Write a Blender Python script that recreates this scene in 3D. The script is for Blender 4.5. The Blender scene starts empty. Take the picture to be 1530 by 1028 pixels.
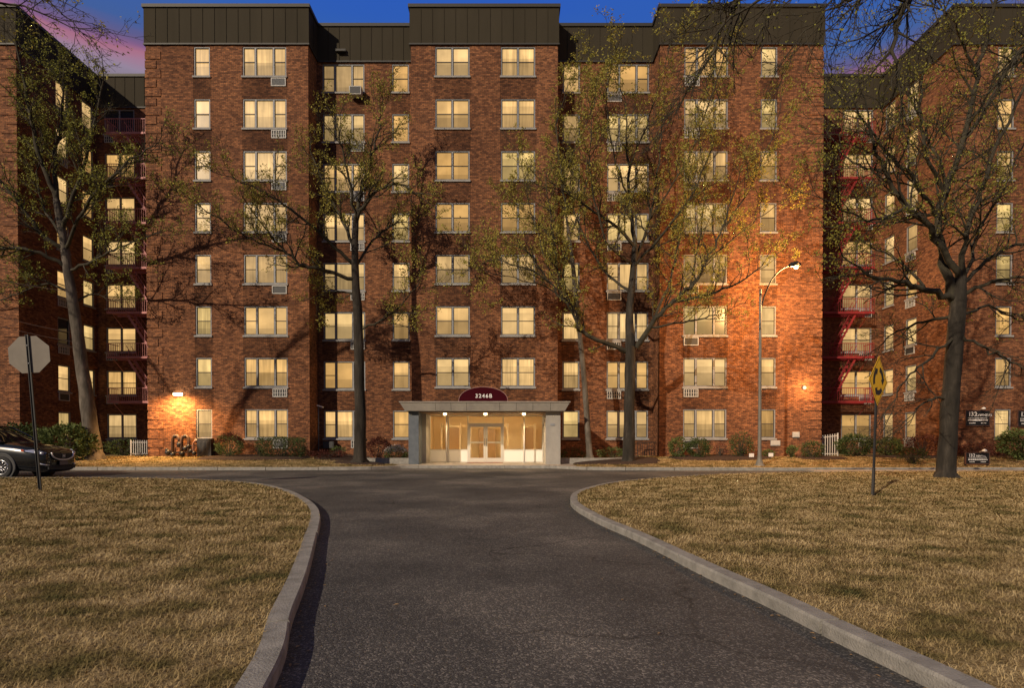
import bpy, math, random
import numpy as np
from mathutils import Vector, Matrix, noise
random.seed(7)
R = math.radians
S = bpy.context.scene
COL = S.collection

# ---------------------------------------------------------------- camera
H = 1.35                       # eye height over the road
F = 850.0                      # focal length in photo pixels (1530 wide)
HZ = 657.0                     # horizon row in the photo
PITCH = 0.7
cd = bpy.data.cameras.new('camera')
cam = bpy.data.objects.new('camera', cd)
COL.objects.link(cam)
cam.location = (0, 0, H)
cam.rotation_euler = (R(90 - PITCH), 0, 0)
cd.sensor_width = 36
cd.lens = 36 * F / 1530
cd.shift_y = (HZ + F * math.tan(R(PITCH)) - 514) / 1530
cd.clip_start = 0.05
cd.clip_end = 3000
S.camera = cam

# ---------------------------------------------------------------- sky, sun
SUN_EL, SUN_AZ = 26.0, 37.0    # azimuth: how far left of straight behind the camera
w = bpy.data.worlds.new('World')
S.world = w
w.use_nodes = True
nt = w.node_tree
nt.nodes.clear()
def nn(t, typ, **kw):
    n = t.nodes.new(typ)
    for k, v in kw.items():
        setattr(n, k, v)
    return n
out = nn(nt, 'ShaderNodeOutputWorld')
bg = nn(nt, 'ShaderNodeBackground')
sky = nn(nt, 'ShaderNodeTexSky', sky_type='NISHITA', sun_disc=False)
sky.sun_elevation = R(SUN_EL)
sky.sun_rotation = R(180 + SUN_AZ)
sky.air_density = 1.2
sky.dust_density = 0.6
tint = nn(nt, 'ShaderNodeMixRGB', blend_type='MULTIPLY')
tint.inputs[0].default_value = 1
tint.inputs[2].default_value = (0.60, 0.50, 0.46, 1)
nt.links.new(sky.outputs[0], tint.inputs[1])
tc = nn(nt, 'ShaderNodeTexCoord')
sep = nn(nt, 'ShaderNodeSeparateXYZ')
nt.links.new(tc.outputs['Generated'], sep.inputs[0])
mp = nn(nt, 'ShaderNodeMapping')
mp.inputs['Scale'].default_value = (2.0, 2.0, 15.0)
nt.links.new(tc.outputs['Generated'], mp.inputs[0])
cn = nn(nt, 'ShaderNodeTexNoise')
cn.inputs['Scale'].default_value = 1.3
cn.inputs['Detail'].default_value = 6
nt.links.new(mp.outputs[0], cn.inputs['Vector'])
wob = nn(nt, 'ShaderNodeMath', operation='MULTIPLY_ADD')
nt.links.new(cn.outputs[0], wob.inputs[0])
wob.inputs[1].default_value = 0.08
lean = nn(nt, 'ShaderNodeMath', operation='MULTIPLY_ADD')
nt.links.new(sep.outputs[0], lean.inputs[0])
lean.inputs[1].default_value = 0.02
nt.links.new(sep.outputs[2], lean.inputs[2])
nt.links.new(lean.outputs[0], wob.inputs[2])
ramp = nn(nt, 'ShaderNodeValToRGB')          # sunset cloud bands by height in the sky
cr = ramp.color_ramp
pts = [(0.00, (.15, .14, .13)), (0.46, (.17, .15, .15)), (0.495, (.34, .27, .38)), (0.508, (.42, .22, .33)), (0.519, (.46, .18, .27)),
       (0.528, (.27, .13, .28)), (0.540, (.14, .12, .28)), (0.558, (.06, .13, .38)), (0.60, (.035, .13, .50)), (0.68, (.022, .11, .58)), (1.0, (.02, .10, .50))]
cr.elements[0].position, cr.elements[0].color = pts[0][0], (*pts[0][1], 1)
cr.elements[1].position, cr.elements[1].color = pts[-1][0], (*pts[-1][1], 1)
for p, c in pts[1:-1]:
    e = cr.elements.new(p)
    e.color = (*c, 1)
nt.links.new(wob.outputs[0], ramp.inputs[0])
fac = nn(nt, 'ShaderNodeMapRange')
nt.links.new(wob.outputs[0], fac.inputs[0])
for i, v in zip((1, 2, 3, 4), (0.68, 0.80, 0.95, 0.0)):
    fac.inputs[i].default_value = v
cs = nn(nt, 'ShaderNodeMixRGB', blend_type='MULTIPLY')
cs.inputs[0].default_value = 1
cs.inputs[2].default_value = (9, 9, 9, 1)
nt.links.new(ramp.outputs[0], cs.inputs[1])
mx = nn(nt, 'ShaderNodeMixRGB')
nt.links.new(fac.outputs[0], mx.inputs[0])
nt.links.new(tint.outputs[0], mx.inputs[1])
nt.links.new(cs.outputs[0], mx.inputs[2])
nt.links.new(mx.outputs[0], bg.inputs[0])
bg.inputs[1].default_value = 0.10
nt.links.new(bg.outputs[0], out.inputs[0])

sl = bpy.data.lights.new('sun', 'SUN')
sl.energy = 3.7
sl.angle = R(0.6)
sl.color = (1.0, 0.83, 0.63)
so = bpy.data.objects.new('sun', sl)
COL.objects.link(so)
d = Vector((math.sin(R(SUN_AZ)) * math.cos(R(SUN_EL)), math.cos(R(SUN_AZ)) * math.cos(R(SUN_EL)), -math.sin(R(SUN_EL))))
so.rotation_euler = d.to_track_quat('-Z', 'Y').to_euler()

S.view_settings.view_transform = 'Standard'
S.view_settings.look = 'None'
S.view_settings.exposure = 0
S.view_settings.gamma = 1
S.cycles.max_bounces = 6
S.cycles.transparent_max_bounces = 8

def lamp(name, kind, loc, energy, color, parent=None, **kw):
    l = bpy.data.lights.new(name, kind)
    l.energy = energy
    l.color = color
    for k, v in kw.items():
        setattr(l, k, v)
    o = bpy.data.objects.new(name, l)
    COL.objects.link(o)
    o.location = loc
    if parent: o.parent = parent
    return o

# ---------------------------------------------------------------- materials
def mat(name, col, rough=0.8, metal=0.0, spec=0.5):
    m = bpy.data.materials.new(name)
    m.use_nodes = True
    b = m.node_tree.nodes['Principled BSDF']
    b.inputs['Base Color'].default_value = (*col, 1)
    b.inputs['Roughness'].default_value = rough
    b.inputs['Metallic'].default_value = metal
    b.inputs['Specular IOR Level'].default_value = spec
    return m
def bsdf(m): return m.node_tree.nodes['Principled BSDF']
def ramp_node(t, stops):
    r = t.nodes.new('ShaderNodeValToRGB')
    e = r.color_ramp.elements
    e[0].position, e[0].color = stops[0][0], (*stops[0][1], 1)
    e[1].position, e[1].color = stops[-1][0], (*stops[-1][1], 1)
    for p, c in stops[1:-1]:
        x = e.new(p)
        x.color = (*c, 1)
    return r
def noisy(name, stops, scale=3.0, rough=0.85, bump=0.2, bscale=None, detail=8, metal=0.0, vec=(1, 1, 1), spec=0.3):
    m = mat(name, stops[0][1], rough, metal, spec)
    t = m.node_tree
    tc = t.nodes.new('ShaderNodeTexCoord')
    mp = t.nodes.new('ShaderNodeMapping')
    mp.inputs['Scale'].default_value = vec
    t.links.new(tc.outputs['Object'], mp.inputs[0])
    n = t.nodes.new('ShaderNodeTexNoise')
    n.inputs['Scale'].default_value = scale
    n.inputs['Detail'].default_value = detail
    n.inputs['Roughness'].default_value = 0.65
    t.links.new(mp.outputs[0], n.inputs['Vector'])
    r = ramp_node(t, stops)
    t.links.new(n.outputs[0], r.inputs[0])
    t.links.new(r.outputs[0], bsdf(m).inputs['Base Color'])
    if bump:
        n2 = t.nodes.new('ShaderNodeTexNoise')
        n2.inputs['Scale'].default_value = bscale or scale * 6
        n2.inputs['Detail'].default_value = 5
        t.links.new(mp.outputs[0], n2.inputs['Vector'])
        b = t.nodes.new('ShaderNodeBump')
        b.inputs['Strength'].default_value = bump
        b.inputs['Distance'].default_value = 0.02
        t.links.new(n2.outputs[0], b.inputs['Height'])
        t.links.new(b.outputs[0], bsdf(m).inputs['Normal'])
    return m

def brick_mat(name, dark=1.0, soot=0.5):
    m = mat(name, (.25, .09, .05), 0.9, 0, 0.2)
    t = m.node_tree
    L = t.links.new
    g = t.nodes.new('ShaderNodeNewGeometry')
    s = t.nodes.new('ShaderNodeSeparateXYZ')
    L(g.outputs['Position'], s.inputs[0])
    a = t.nodes.new('ShaderNodeMath'); a.operation = 'ADD'
    L(s.outputs[0], a.inputs[0]); L(s.outputs[1], a.inputs[1])
    c = t.nodes.new('ShaderNodeCombineXYZ')
    L(a.outputs[0], c.inputs[0]); L(s.outputs[2], c.inputs[1])
    br = t.nodes.new('ShaderNodeTexBrick')
    L(c.outputs[0], br.inputs['Vector'])
    br.inputs['Scale'].default_value = 1.0
    br.inputs['Brick Width'].default_value = 0.215
    br.inputs['Row Height'].default_value = 0.078
    br.inputs['Mortar Size'].default_value = 0.009
    br.inputs['Mortar Smooth'].default_value = 0.3
    k = dark
    br.inputs['Color1'].default_value = (.34 * k, .146 * k, .066 * k, 1)
    br.inputs['Color2'].default_value = (.125 * k, .050 * k, .027 * k, 1)
    br.inputs['Mortar'].default_value = (.09 * k, .062 * k, .042 * k, 1)
    # patchy firing and soot with shapes of their own
    n1 = t.nodes.new('ShaderNodeTexNoise'); n1.inputs['Scale'].default_value = 5.5; n1.inputs['Detail'].default_value = 7; n1.inputs['Roughness'].default_value = .75
    L(c.outputs[0], n1.inputs['Vector'])
    r1 = ramp_node(t, [(0.32, (.38, .35, .33)), (0.5, (.90, .88, .86)), (0.68, (1.55, 1.48, 1.38))])
    L(n1.outputs[0], r1.inputs[0])
    m1 = t.nodes.new('ShaderNodeMixRGB'); m1.blend_type = 'MULTIPLY'; m1.inputs[0].default_value = 0.85
    L(br.outputs[0], m1.inputs[1]); L(r1.outputs[0], m1.inputs[2])
    mp = t.nodes.new('ShaderNodeMapping'); mp.inputs['Scale'].default_value = (1.0, .28, 1)
    L(c.outputs[0], mp.inputs[0])
    n2 = t.nodes.new('ShaderNodeTexNoise'); n2.inputs['Scale'].default_value = 0.55; n2.inputs['Detail'].default_value = 6
    L(mp.outputs[0], n2.inputs['Vector'])
    r2 = ramp_node(t, [(0.34, (.48, .44, .44)), (0.62, (1.1, 1.08, 1.05))])
    L(n2.outputs[0], r2.inputs[0])
    m2 = t.nodes.new('ShaderNodeMixRGB'); m2.blend_type = 'MULTIPLY'; m2.inputs[0].default_value = soot
    L(m1.outputs[0], m2.inputs[1]); L(r2.outputs[0], m2.inputs[2])
    L(m2.outputs[0], bsdf(m).inputs['Base Color'])
    b = t.nodes.new('ShaderNodeBump'); b.inputs['Strength'].default_value = .55; b.inputs['Distance'].default_value = .012
    L(br.outputs['Fac'], b.inputs['Height']); b.invert = True
    b2 = t.nodes.new('ShaderNodeBump'); b2.inputs['Strength'].default_value = .5; b2.inputs['Distance'].default_value = .02
    n3 = t.nodes.new('ShaderNodeTexNoise'); n3.inputs['Scale'].default_value = 14; n3.inputs['Detail'].default_value = 4
    L(c.outputs[0], n3.inputs['Vector']); L(n3.outputs[0], b2.inputs['Height']); L(b.outputs[0], b2.inputs['Normal'])
    L(b2.outputs[0], bsdf(m).inputs['Normal'])
    return m

def emis(name, col, strength, sampling='NONE'):
    m = mat(name, (0, 0, 0), 0.4)
    b = bsdf(m)
    b.inputs['Emission Color'].default_value = (*col, 1)
    b.inputs['Emission Strength'].default_value = strength
    try: m.cycles.emission_sampling = sampling
    except Exception: pass
    return m

def glow_mat():
    m = mat('lit_window_shade', (.02, .016, .012), 0.25, 0, 0.25)
    t = m.node_tree
    L = t.links.new
    oi = t.nodes.new('ShaderNodeObjectInfo')
    tc = t.nodes.new('ShaderNodeTexCoord')
    sp = t.nodes.new('ShaderNodeSeparateXYZ')
    L(tc.outputs['Generated'], sp.inputs[0])
    def math_(op, a, b=None, c=None):
        n = t.nodes.new('ShaderNodeMath'); n.operation = op
        for i, v in enumerate((a, b, c)):
            if v is None: continue
            if isinstance(v, (int, float)): n.inputs[i].default_value = v
            else: L(v, n.inputs[i])
        return n.outputs[0]
    rnd = oi.outputs['Random']
    r2 = math_('FRACT', math_('MULTIPLY', rnd, 17.3))
    r3 = math_('FRACT', math_('MULTIPLY', rnd, 71.7))
    r4 = math_('FRACT', math_('MULTIPLY', rnd, 233.1))
    x, z = sp.outputs[0], sp.outputs[2]
    base = ramp_node(t, [(0.0, (.80, .44, .13)), (0.35, (.86, .52, .19)), (0.7, (.93, .60, .25)), (1, (.76, .52, .18))])
    L(rnd, base.inputs[0])
    # a blind drawn part of the way down
    bh = math_('MULTIPLY_ADD', r2, 0.7, 0.15)
    above = math_('GREATER_THAN', z, bh)
    blind = math_('MULTIPLY_ADD', above, 0.24, 0.80)
    # insect screen over the lower sash
    low = math_('LESS_THAN', z, 0.49)
    scr = math_('MULTIPLY_ADD', math_('MULTIPLY', low, math_('GREATER_THAN', r4, 0.3)), -0.34, 1.0)
    # curtain folds
    nx = t.nodes.new('ShaderNodeTexNoise'); nx.inputs['Scale'].default_value = 1.0; nx.inputs['Detail'].default_value = 2
    cv = t.nodes.new('ShaderNodeCombineXYZ')
    L(math_('MULTIPLY', x, 16.0), cv.inputs[0]); L(math_('MULTIPLY', rnd, 50.0), cv.inputs[1]); L(math_('MULTIPLY', z, 0.7), cv.inputs[2])
    L(cv.outputs[0], nx.inputs['Vector'])
    fold = math_('MULTIPLY_ADD', math_('SUBTRACT', nx.outputs[0], 0.5), math_('MULTIPLY_ADD', math_('GREATER_THAN', r3, 0.5), 0.9, 0.15), 1.0)
    # things in the room
    n2 = t.nodes.new('ShaderNodeTexNoise'); n2.inputs['Scale'].default_value = 2.2; n2.inputs['Detail'].default_value = 3
    cv2 = t.nodes.new('ShaderNodeCombineXYZ')
    L(x, cv2.inputs[0]); L(math_('MULTIPLY', rnd, 90.0), cv2.inputs[1]); L(z, cv2.inputs[2])
    L(cv2.outputs[0], n2.inputs['Vector'])
    room = math_('MULTIPLY_ADD', n2.outputs[0], 0.75, 0.62)
    lev = math_('MULTIPLY', math_('MULTIPLY', blind, scr), math_('MULTIPLY', fold, room))
    wn = t.nodes.new('ShaderNodeTexWhiteNoise'); wn.noise_dimensions = '2D'
    cv3 = t.nodes.new('ShaderNodeCombineXYZ')
    L(math_('FLOOR', math_('MULTIPLY', x, 3.0)), cv3.inputs[0]); L(rnd, cv3.inputs[1]); L(cv3.outputs[0], wn.inputs['Vector'])
    lev = math_('MULTIPLY', lev, math_('MULTIPLY_ADD', wn.outputs['Value'], 0.26, 0.87))
    r5 = math_('FRACT', math_('MULTIPLY', rnd, 511.9))
    dim = math_('MULTIPLY_ADD', math_('LESS_THAN', r5, 0.10), -0.34, 1.10)
    # soft bright spot painted into the pane's glow, imitating lamplight in the room
    ddx = math_('SUBTRACT', x, math_('FRACT', math_('MULTIPLY', rnd, 37.7)))
    ddz = math_('SUBTRACT', z, math_('MULTIPLY_ADD', r4, 0.4, 0.45))
    dist = math_('SQRT', math_('ADD', math_('MULTIPLY', ddx, ddx), math_('MULTIPLY', ddz, ddz)))
    spot = math_('MULTIPLY', math_('MAXIMUM', math_('SUBTRACT', 1.0, math_('MULTIPLY', dist, 2.2)), 0.0), 0.34)
    dim = math_('ADD', dim, spot)
    lev = math_('MULTIPLY', lev, dim)
    lev = math_('MULTIPLY', lev, math_('MULTIPLY_ADD', r2, 0.34, 0.60))
    L(base.outputs[0], bsdf(m).inputs['Emission Color'])
    L(lev, bsdf(m).inputs['Emission Strength'])
    try: m.cycles.emission_sampling = 'NONE'
    except Exception: pass
    return m

M = {}
M['brick'] = brick_mat('red_brick')
M['quoin'] = brick_mat('quoin_brick', 1.08, .25)
M['spandrel'] = brick_mat('sooty_brick', .70, .75)
M['fascia'] = noisy('standing_seam_metal', [(0.3, (.040, .034, .023)), (0.7, (.052, .044, .030))], 0.8, 0.8, 0.08, 4, metal=0.0, vec=(1, 1, .15), spec=.08)
M['coping'] = mat('coping_metal', (.035, .033, .027), .6, .1)
M['alu'] = noisy('window_metal', [(0.3, (.20, .205, .21)), (0.7, (.29, .295, .30))], 5, 0.5, 0.0)
M['arm'] = mat('dark_arm', (.02, .02, .02), .6, 0, .2)
M['sash'] = mat('dark_sash', (.045, .042, .04), .6, 0, .3)
M['sill'] = noisy('sill_stone', [(0.3, (.24, .23, .22)), (0.7, (.34, .33, .31))], 6, 0.8, 0.2)
M['glow'] = glow_mat()
M['darkpane'] = mat('unlit_pane', (.03, .035, .045), .06, 0, .8)
M['acwhite'] = noisy('sleeve_enamel', [(0.3, (.40, .39, .36)), (0.7, (.52, .5, .46))], 8, .5, 0)
M['acdark'] = mat('sleeve_dark', (.035, .035, .035), .6)
M['concrete'] = noisy('concrete', [(0.25, (.20, .175, .145)), (0.5, (.30, .265, .22)), (0.75, (.38, .34, .29))], 2.2, .85, .25, 40)
M['canopy'] = noisy('canopy_stone', [(0.25, (.26, .24, .21)), (0.75, (.42, .385, .33))], 1.6, .8, .15, 30, vec=(1, 1, .5))
M['slate'] = noisy('blue_grey_stone', [(0.3, (.085, .10, .115)), (0.7, (.14, .155, .17))], 3, .6, .1)
M['kerb'] = noisy('kerb_granite', [(0.25, (.17, .16, .14)), (0.5, (.27, .255, .225)), (0.75, (.37, .345, .30))], 6, .85, .45, 70)
M['white'] = mat('white_paint', (.72, .70, .66), .5)
M['doorframe'] = mat('door_aluminium', (.62, .60, .55), .35, .3)
M['maroon'] = mat('maroon_canvas', (.045, .003, .007), .95, 0, .08)
M['lettering'] = mat('white_lettering', (.85, .82, .78), .5)
M['firered'] = noisy('oxide_red_paint', [(0.3, (.17, .022, .022)), (0.7, (.26, .045, .045))], 4, .55, .1)
M['black'] = mat('black_paint', (.015, .015, .016), .45)
M['picket'] = mat('picket_paint', (.50, .48, .44), .5)
M['mulch'] = noisy('mulch', [(0.3, (.022, .014, .010)), (0.7, (.075, .045, .03))], 14, .95, .9, 45)
M['bark'] = noisy('bark', [(0.3, (.014, .012, .009)), (0.55, (.036, .030, .023)), (0.75, (.085, .072, .056))], 4.0, .95, 1.0, 16, vec=(1, 1, .22))
M['bark_pale'] = noisy('pale_bark', [(0.3, (.040, .034, .026)), (0.52, (.105, .088, .068)), (0.72, (.21, .18, .145))], 3.4, .95, .8, 14, vec=(1, 1, .3))
M['branch'] = noisy('branch_bark', [(0.3, (.020, .017, .012)), (0.6, (.055, .047, .030)), (0.75, (.11, .095, .062))], 3.0, .9, .3, 16)
M['twig'] = mat('twig_bark', (.055, .042, .030), .9)
M['soil'] = noisy('soil', [(0.3, (.05, .04, .03)), (0.7, (.10, .08, .055))], 1.0, .95, .3, 20)

def leafmat(name, cols, scale=2.5, trans=0.25):
    m = noisy(name, cols, scale, .75, 0)
    b = bsdf(m)
    b.inputs['Subsurface Weight'].default_value = 0
    t = m.node_tree
    tr = t.nodes.new('ShaderNodeBsdfTranslucent')
    src = b.inputs['Base Color'].links[0].from_socket
    t.links.new(src, tr.inputs[0])
    mxs = t.nodes.new('ShaderNodeMixShader')
    mxs.inputs[0].default_value = trans
    o = [n for n in t.nodes if n.type == 'OUTPUT_MATERIAL'][0]
    t.links.new(b.outputs[0], mxs.inputs[1]); t.links.new(tr.outputs[0], mxs.inputs[2])
    t.links.new(mxs.outputs[0], o.inputs[0])
    return m
M['leaf'] = leafmat('spring_leaf', [(0.3, (.20, .19, .035)), (0.5, (.33, .30, .055)), (0.7, (.46, .36, .08))])
M['leaf_green'] = leafmat('green_spring_leaf', [(0.3, (.16, .18, .03)), (0.55, (.28, .28, .05)), (0.75, (.42, .36, .08))])
M['shrub'] = leafmat('shrub_leaf', [(0.3, (.025, .045, .012)), (0.55, (.06, .085, .022)), (0.75, (.12, .13, .04))], 6, .15)
M['shrub_pale'] = leafmat('pale_shrub_leaf', [(0.3, (.05, .08, .02)), (0.55, (.11, .14, .04)), (0.75, (.22, .23, .08))], 6, .2)
M['shrub_red'] = leafmat('red_shrub_leaf', [(0.3, (.05, .012, .01)), (0.55, (.11, .03, .018)), (0.75, (.17, .06, .03))], 6, .15)
M['flower'] = mat('white_blossom', (.6, .55, .5), .7)

# asphalt: worn, patchy, with pale aggregate showing
def asphalt():
    m = mat('asphalt', (.04, .04, .04), .8, 0, .35)
    t = m.node_tree; L = t.links.new
    tc = t.nodes.new('ShaderNodeTexCoord')
    n1 = t.nodes.new('ShaderNodeTexNoise'); n1.inputs['Scale'].default_value = .38; n1.inputs['Detail'].default_value = 7; n1.inputs['Roughness'].default_value = .6
    L(tc.outputs['Object'], n1.inputs['Vector'])
    r1 = ramp_node(t, [(0.34, (.042, .041, .040)), (0.5, (.078, .074, .069)), (0.66, (.150, .137, .120))])
    L(n1.outputs[0], r1.inputs[0])
    v = t.nodes.new('ShaderNodeTexVoronoi'); v.inputs['Scale'].default_value = 85
    n0 = t.nodes.new('ShaderNodeTexNoise'); n0.inputs['Scale'].default_value = 30; n0.inputs['Detail'].default_value = 3
    L(tc.outputs['Object'], n0.inputs['Vector'])
    mxv = t.nodes.new('ShaderNodeMixRGB'); mxv.blend_type = 'ADD'; mxv.inputs[0].default_value = .035
    L(tc.outputs['Object'], mxv.inputs[1]); L(n0.outputs['Color'], mxv.inputs[2])
    L(mxv.outputs[0], v.inputs['Vector'])
    sc = t.nodes.new('ShaderNodeSeparateColor')
    L(v.outputs['Color'], sc.inputs[0])
    r2 = ramp_node(t, [(0.0, (.55, .55, .55)), (0.62, (.85, .85, .85)), (0.78, (1.35, 1.3, 1.22)), (0.96, (2.7, 2.55, 2.35))])
    L(sc.outputs[0], r2.inputs[0])
    mm = t.nodes.new('ShaderNodeMixRGB'); mm.blend_type = 'MULTIPLY'; mm.inputs[0].default_value = .9
    L(r1.outputs[0], mm.inputs[1]); L(r2.outputs[0], mm.inputs[2])
    vc = t.nodes.new('ShaderNodeTexVoronoi'); vc.feature = 'DISTANCE_TO_EDGE'; vc.inputs['Scale'].default_value = .42
    nw_ = t.nodes.new('ShaderNodeTexNoise'); nw_.inputs['Scale'].default_value = 1.6; nw_.inputs['Detail'].default_value = 8
    L(tc.outputs['Object'], nw_.inputs['Vector'])
    mw_ = t.nodes.new('ShaderNodeMixRGB'); mw_.blend_type = 'ADD'; mw_.inputs[0].default_value = .8
    L(tc.outputs['Object'], mw_.inputs[1]); L(nw_.outputs['Color'], mw_.inputs[2]); L(mw_.outputs[0], vc.inputs['Vector'])
    rc = ramp_node(t, [(0.0, (.42, .42, .42)), (0.0045, (.55, .55, .55)), (0.010, (1, 1, 1))])
    L(vc.outputs['Distance'], rc.inputs[0])
    ng = t.nodes.new('ShaderNodeTexNoise'); ng.inputs['Scale'].default_value = .22
    L(tc.outputs['Object'], ng.inputs['Vector'])
    rg_ = ramp_node(t, [(0.48, (0, 0, 0)), (0.56, (1, 1, 1))]); L(ng.outputs[0], rg_.inputs[0])
    mc = t.nodes.new('ShaderNodeMixRGB'); mc.blend_type = 'MULTIPLY'
    L(rg_.outputs[0], mc.inputs[0]); L(mm.outputs[0], mc.inputs[1]); L(rc.outputs[0], mc.inputs[2])
    L(mc.outputs[0], bsdf(m).inputs['Base Color'])
    b = t.nodes.new('ShaderNodeBump'); b.inputs['Strength'].default_value = .7; b.inputs['Distance'].default_value = .008
    L(v.outputs['Distance'], b.inputs['Height']); b.invert = True
    L(b.outputs[0], bsdf(m).inputs['Normal'])
    return m
M['asphalt'] = asphalt()
GST = [(0.30, (.065, .070, .024)), (0.42, (.17, .130, .048)), (0.53, (.33, .240, .110)), (0.70, (.50, .38, .195))]
def grass_mat(name, k, bump):
    st = [(p, tuple(c * k for c in cc)) for p, cc in GST]
    m = noisy(name, st, 1.5, .95, bump, 30, detail=10, vec=(1, 1.2, .3), spec=.1)
    return m
M['turf'] = grass_mat('dormant_turf', .75, 1.0)
M['blade'] = grass_mat('dormant_grass', 1.25, 0)

# ---------------------------------------------------------------- mesh helpers
class MB:
    def __init__(s): s.v = []; s.f = []
    def quad(s, a, b, c, d):
        n = len(s.v); s.v += [tuple(a), tuple(b), tuple(c), tuple(d)]; s.f.append((n, n + 1, n + 2, n + 3)); return s
    def poly(s, pts):
        n = len(s.v); s.v += [tuple(p) for p in pts]; s.f.append(tuple(range(n, n + len(pts)))); return s
    def box(s, x0, x1, y0, y1, z0, z1):
        n = len(s.v)
        s.v += [(x0, y0, z0), (x1, y0, z0), (x1, y1, z0), (x0, y1, z0), (x0, y0, z1), (x1, y0, z1), (x1, y1, z1), (x0, y1, z1)]
        s.f += [(n, n + 3, n + 2, n + 1), (n + 4, n + 5, n + 6, n + 7), (n, n + 1, n + 5, n + 4), (n + 1, n + 2, n + 6, n + 5), (n + 2, n + 3, n + 7, n + 6), (n + 3, n, n + 4, n + 7)]
        return s
    def prism(s, pts, dvec):
        """extrude a planar outline (list of 3-D points) by dvec"""
        n = len(s.v); k = len(pts)
        s.v += [tuple(p) for p in pts] + [tuple(Vector(p) + Vector(dvec)) for p in pts]
        s.f.append(tuple(range(n + k - 1, n - 1, -1))); s.f.append(tuple(range(n + k, n + 2 * k)))
        for i in range(k):
            j = (i + 1) % k
            s.f.append((n + i, n + j, n + k + j, n + k + i))
        return s
    def tube(s, pts, rad, sides=6, cap=True):
        pts = [Vector(p) for p in pts]
        if not hasattr(rad, '__len__'): rad = [rad] * len(pts)
        base = len(s.v); k = len(pts); ref = None
        for i, p in enumerate(pts):
            t = (pts[min(i + 1, k - 1)] - pts[max(i - 1, 0)])
            if t.length < 1e-9: t = Vector((0, 0, 1))
            t.normalize()
            if ref is None:
                ref = t.orthogonal().normalized()
            else:
                ref = (ref - t * ref.dot(t))
                if ref.length < 1e-6: ref = t.orthogonal()
                ref.normalize()
            b = t.cross(ref)
            for q in range(sides):
                a = 2 * math.pi * q / sides
                s.v.append(tuple(p + (ref * math.cos(a) + b * math.sin(a)) * rad[i]))
        for i in range(k - 1):
            for q in range(sides):
                q2 = (q + 1) % sides
                s.f.append((base + i * sides + q, base + i * sides + q2, base + (i + 1) * sides + q2, base + (i + 1) * sides + q))
        if cap:
            s.f.append(tuple(base + q for q in range(sides - 1, -1, -1)))
            s.f.append(tuple(base + (k - 1) * sides + q for q in range(sides)))
        return s
    def lathe(s, c, prof, seg=16):
        """prof: list of (r, z) round the vertical axis through c"""
        base = len(s.v)
        for r, z in prof:
            for q in range(seg):
                a = 2 * math.pi * q / seg
                s.v.append((c[0] + r * math.cos(a), c[1] + r * math.sin(a), c[2] + z))
        for i in range(len(prof) - 1):
            for q in range(seg):
                q2 = (q + 1) % seg
                s.f.append((base + i * seg + q, base + i * seg + q2, base + (i + 1) * seg + q2, base + (i + 1) * seg + q))
        return s
    def build(s, name, m, parent=None, smooth=False, bevel=0, loc=None):
        me = bpy.data.meshes.new(name)
        me.from_pydata(s.v, [], s.f)
        me.materials.append(m)
        if smooth:
            me.polygons.foreach_set('use_smooth', [True] * len(me.polygons))
        me.update()
        o = bpy.data.objects.new(name, me)
        COL.objects.link(o)
        if parent: o.parent = parent
        if loc: o.location = loc
        if bevel:
            b = o.modifiers.new('bevel', 'BEVEL'); b.width = bevel; b.segments = 2; b.limit_method = 'ANGLE'
        return o
def tag(o, label=None, cat=None, group=None, kind=None):
    if label: o['label'] = label
    if cat: o['category'] = cat
    if group: o['group'] = group
    if kind: o['kind'] = kind
    return o
def empty(name, loc=(0, 0, 0), rz=0, rx=0, ry=0):
    o = bpy.data.objects.new(name, None)
    o.empty_display_size = .2
    COL.objects.link(o)
    o.location = loc
    o.rotation_euler = (rx, ry, rz)
    return o
def text(name, s, size, m, parent, loc, rot, extrude=.004, align='CENTER'):
    c = bpy.data.curves.new(name, 'FONT')
    c.body = s; c.size = size; c.extrude = extrude; c.align_x = align; c.align_y = 'CENTER'; c.offset = size * .012
    c.materials.append(m)
    c.space_character = 1.25 if name == 'house_number' else 1.1; c.resolution_u = 3
    tmp = bpy.data.objects.new(name + '_t', c)
    COL.objects.link(tmp)
    bpy.context.view_layer.update()
    me = bpy.data.meshes.new_from_object(tmp.evaluated_get(bpy.context.evaluated_depsgraph_get()))
    bpy.data.objects.remove(tmp)
    me.name = name
    if not me.materials: me.materials.append(m)
    o = bpy.data.objects.new(name, me)
    COL.objects.link(o)
    o.parent = parent; o.location = loc; o.rotation_euler = rot
    return o
def copy_tree(o, parent=None):
    c = o.copy(); COL.objects.link(c); c.parent = parent
    for ch in list(o.children): copy_tree(ch, c)
    return c
def at(x, y, Y):
    """the real-world point at depth Y that stands on photo pixel (x, y)"""
    return Vector(((x - 765) / F * Y, Y, H + (HZ - y) / F * Y))

# ---------------------------------------------------------------- ground
def far_z(x, y):
    """height of the planted strip between the far kerb and the building"""
    t = min(max((y - 25.6) / 4.4, 0), 1)
    e = min(max((abs(x + 1.4) - 4.6) / 3.0, 0), 1)
    return .125 + .33 * t * e
b = MB(); b.quad((-600, -400, -.03), (600, -400, -.03), (600, 800, -.03), (-600, 800, -.03))
tag(b.build('ground', M['soil']), kind='structure')
b = MB(); b.quad((-60, -25, 0), (60, -25, 0), (60, 28.5, 0), (-60, 28.5, 0))
tag(b.build('road', M['asphalt']), kind='structure')

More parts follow.
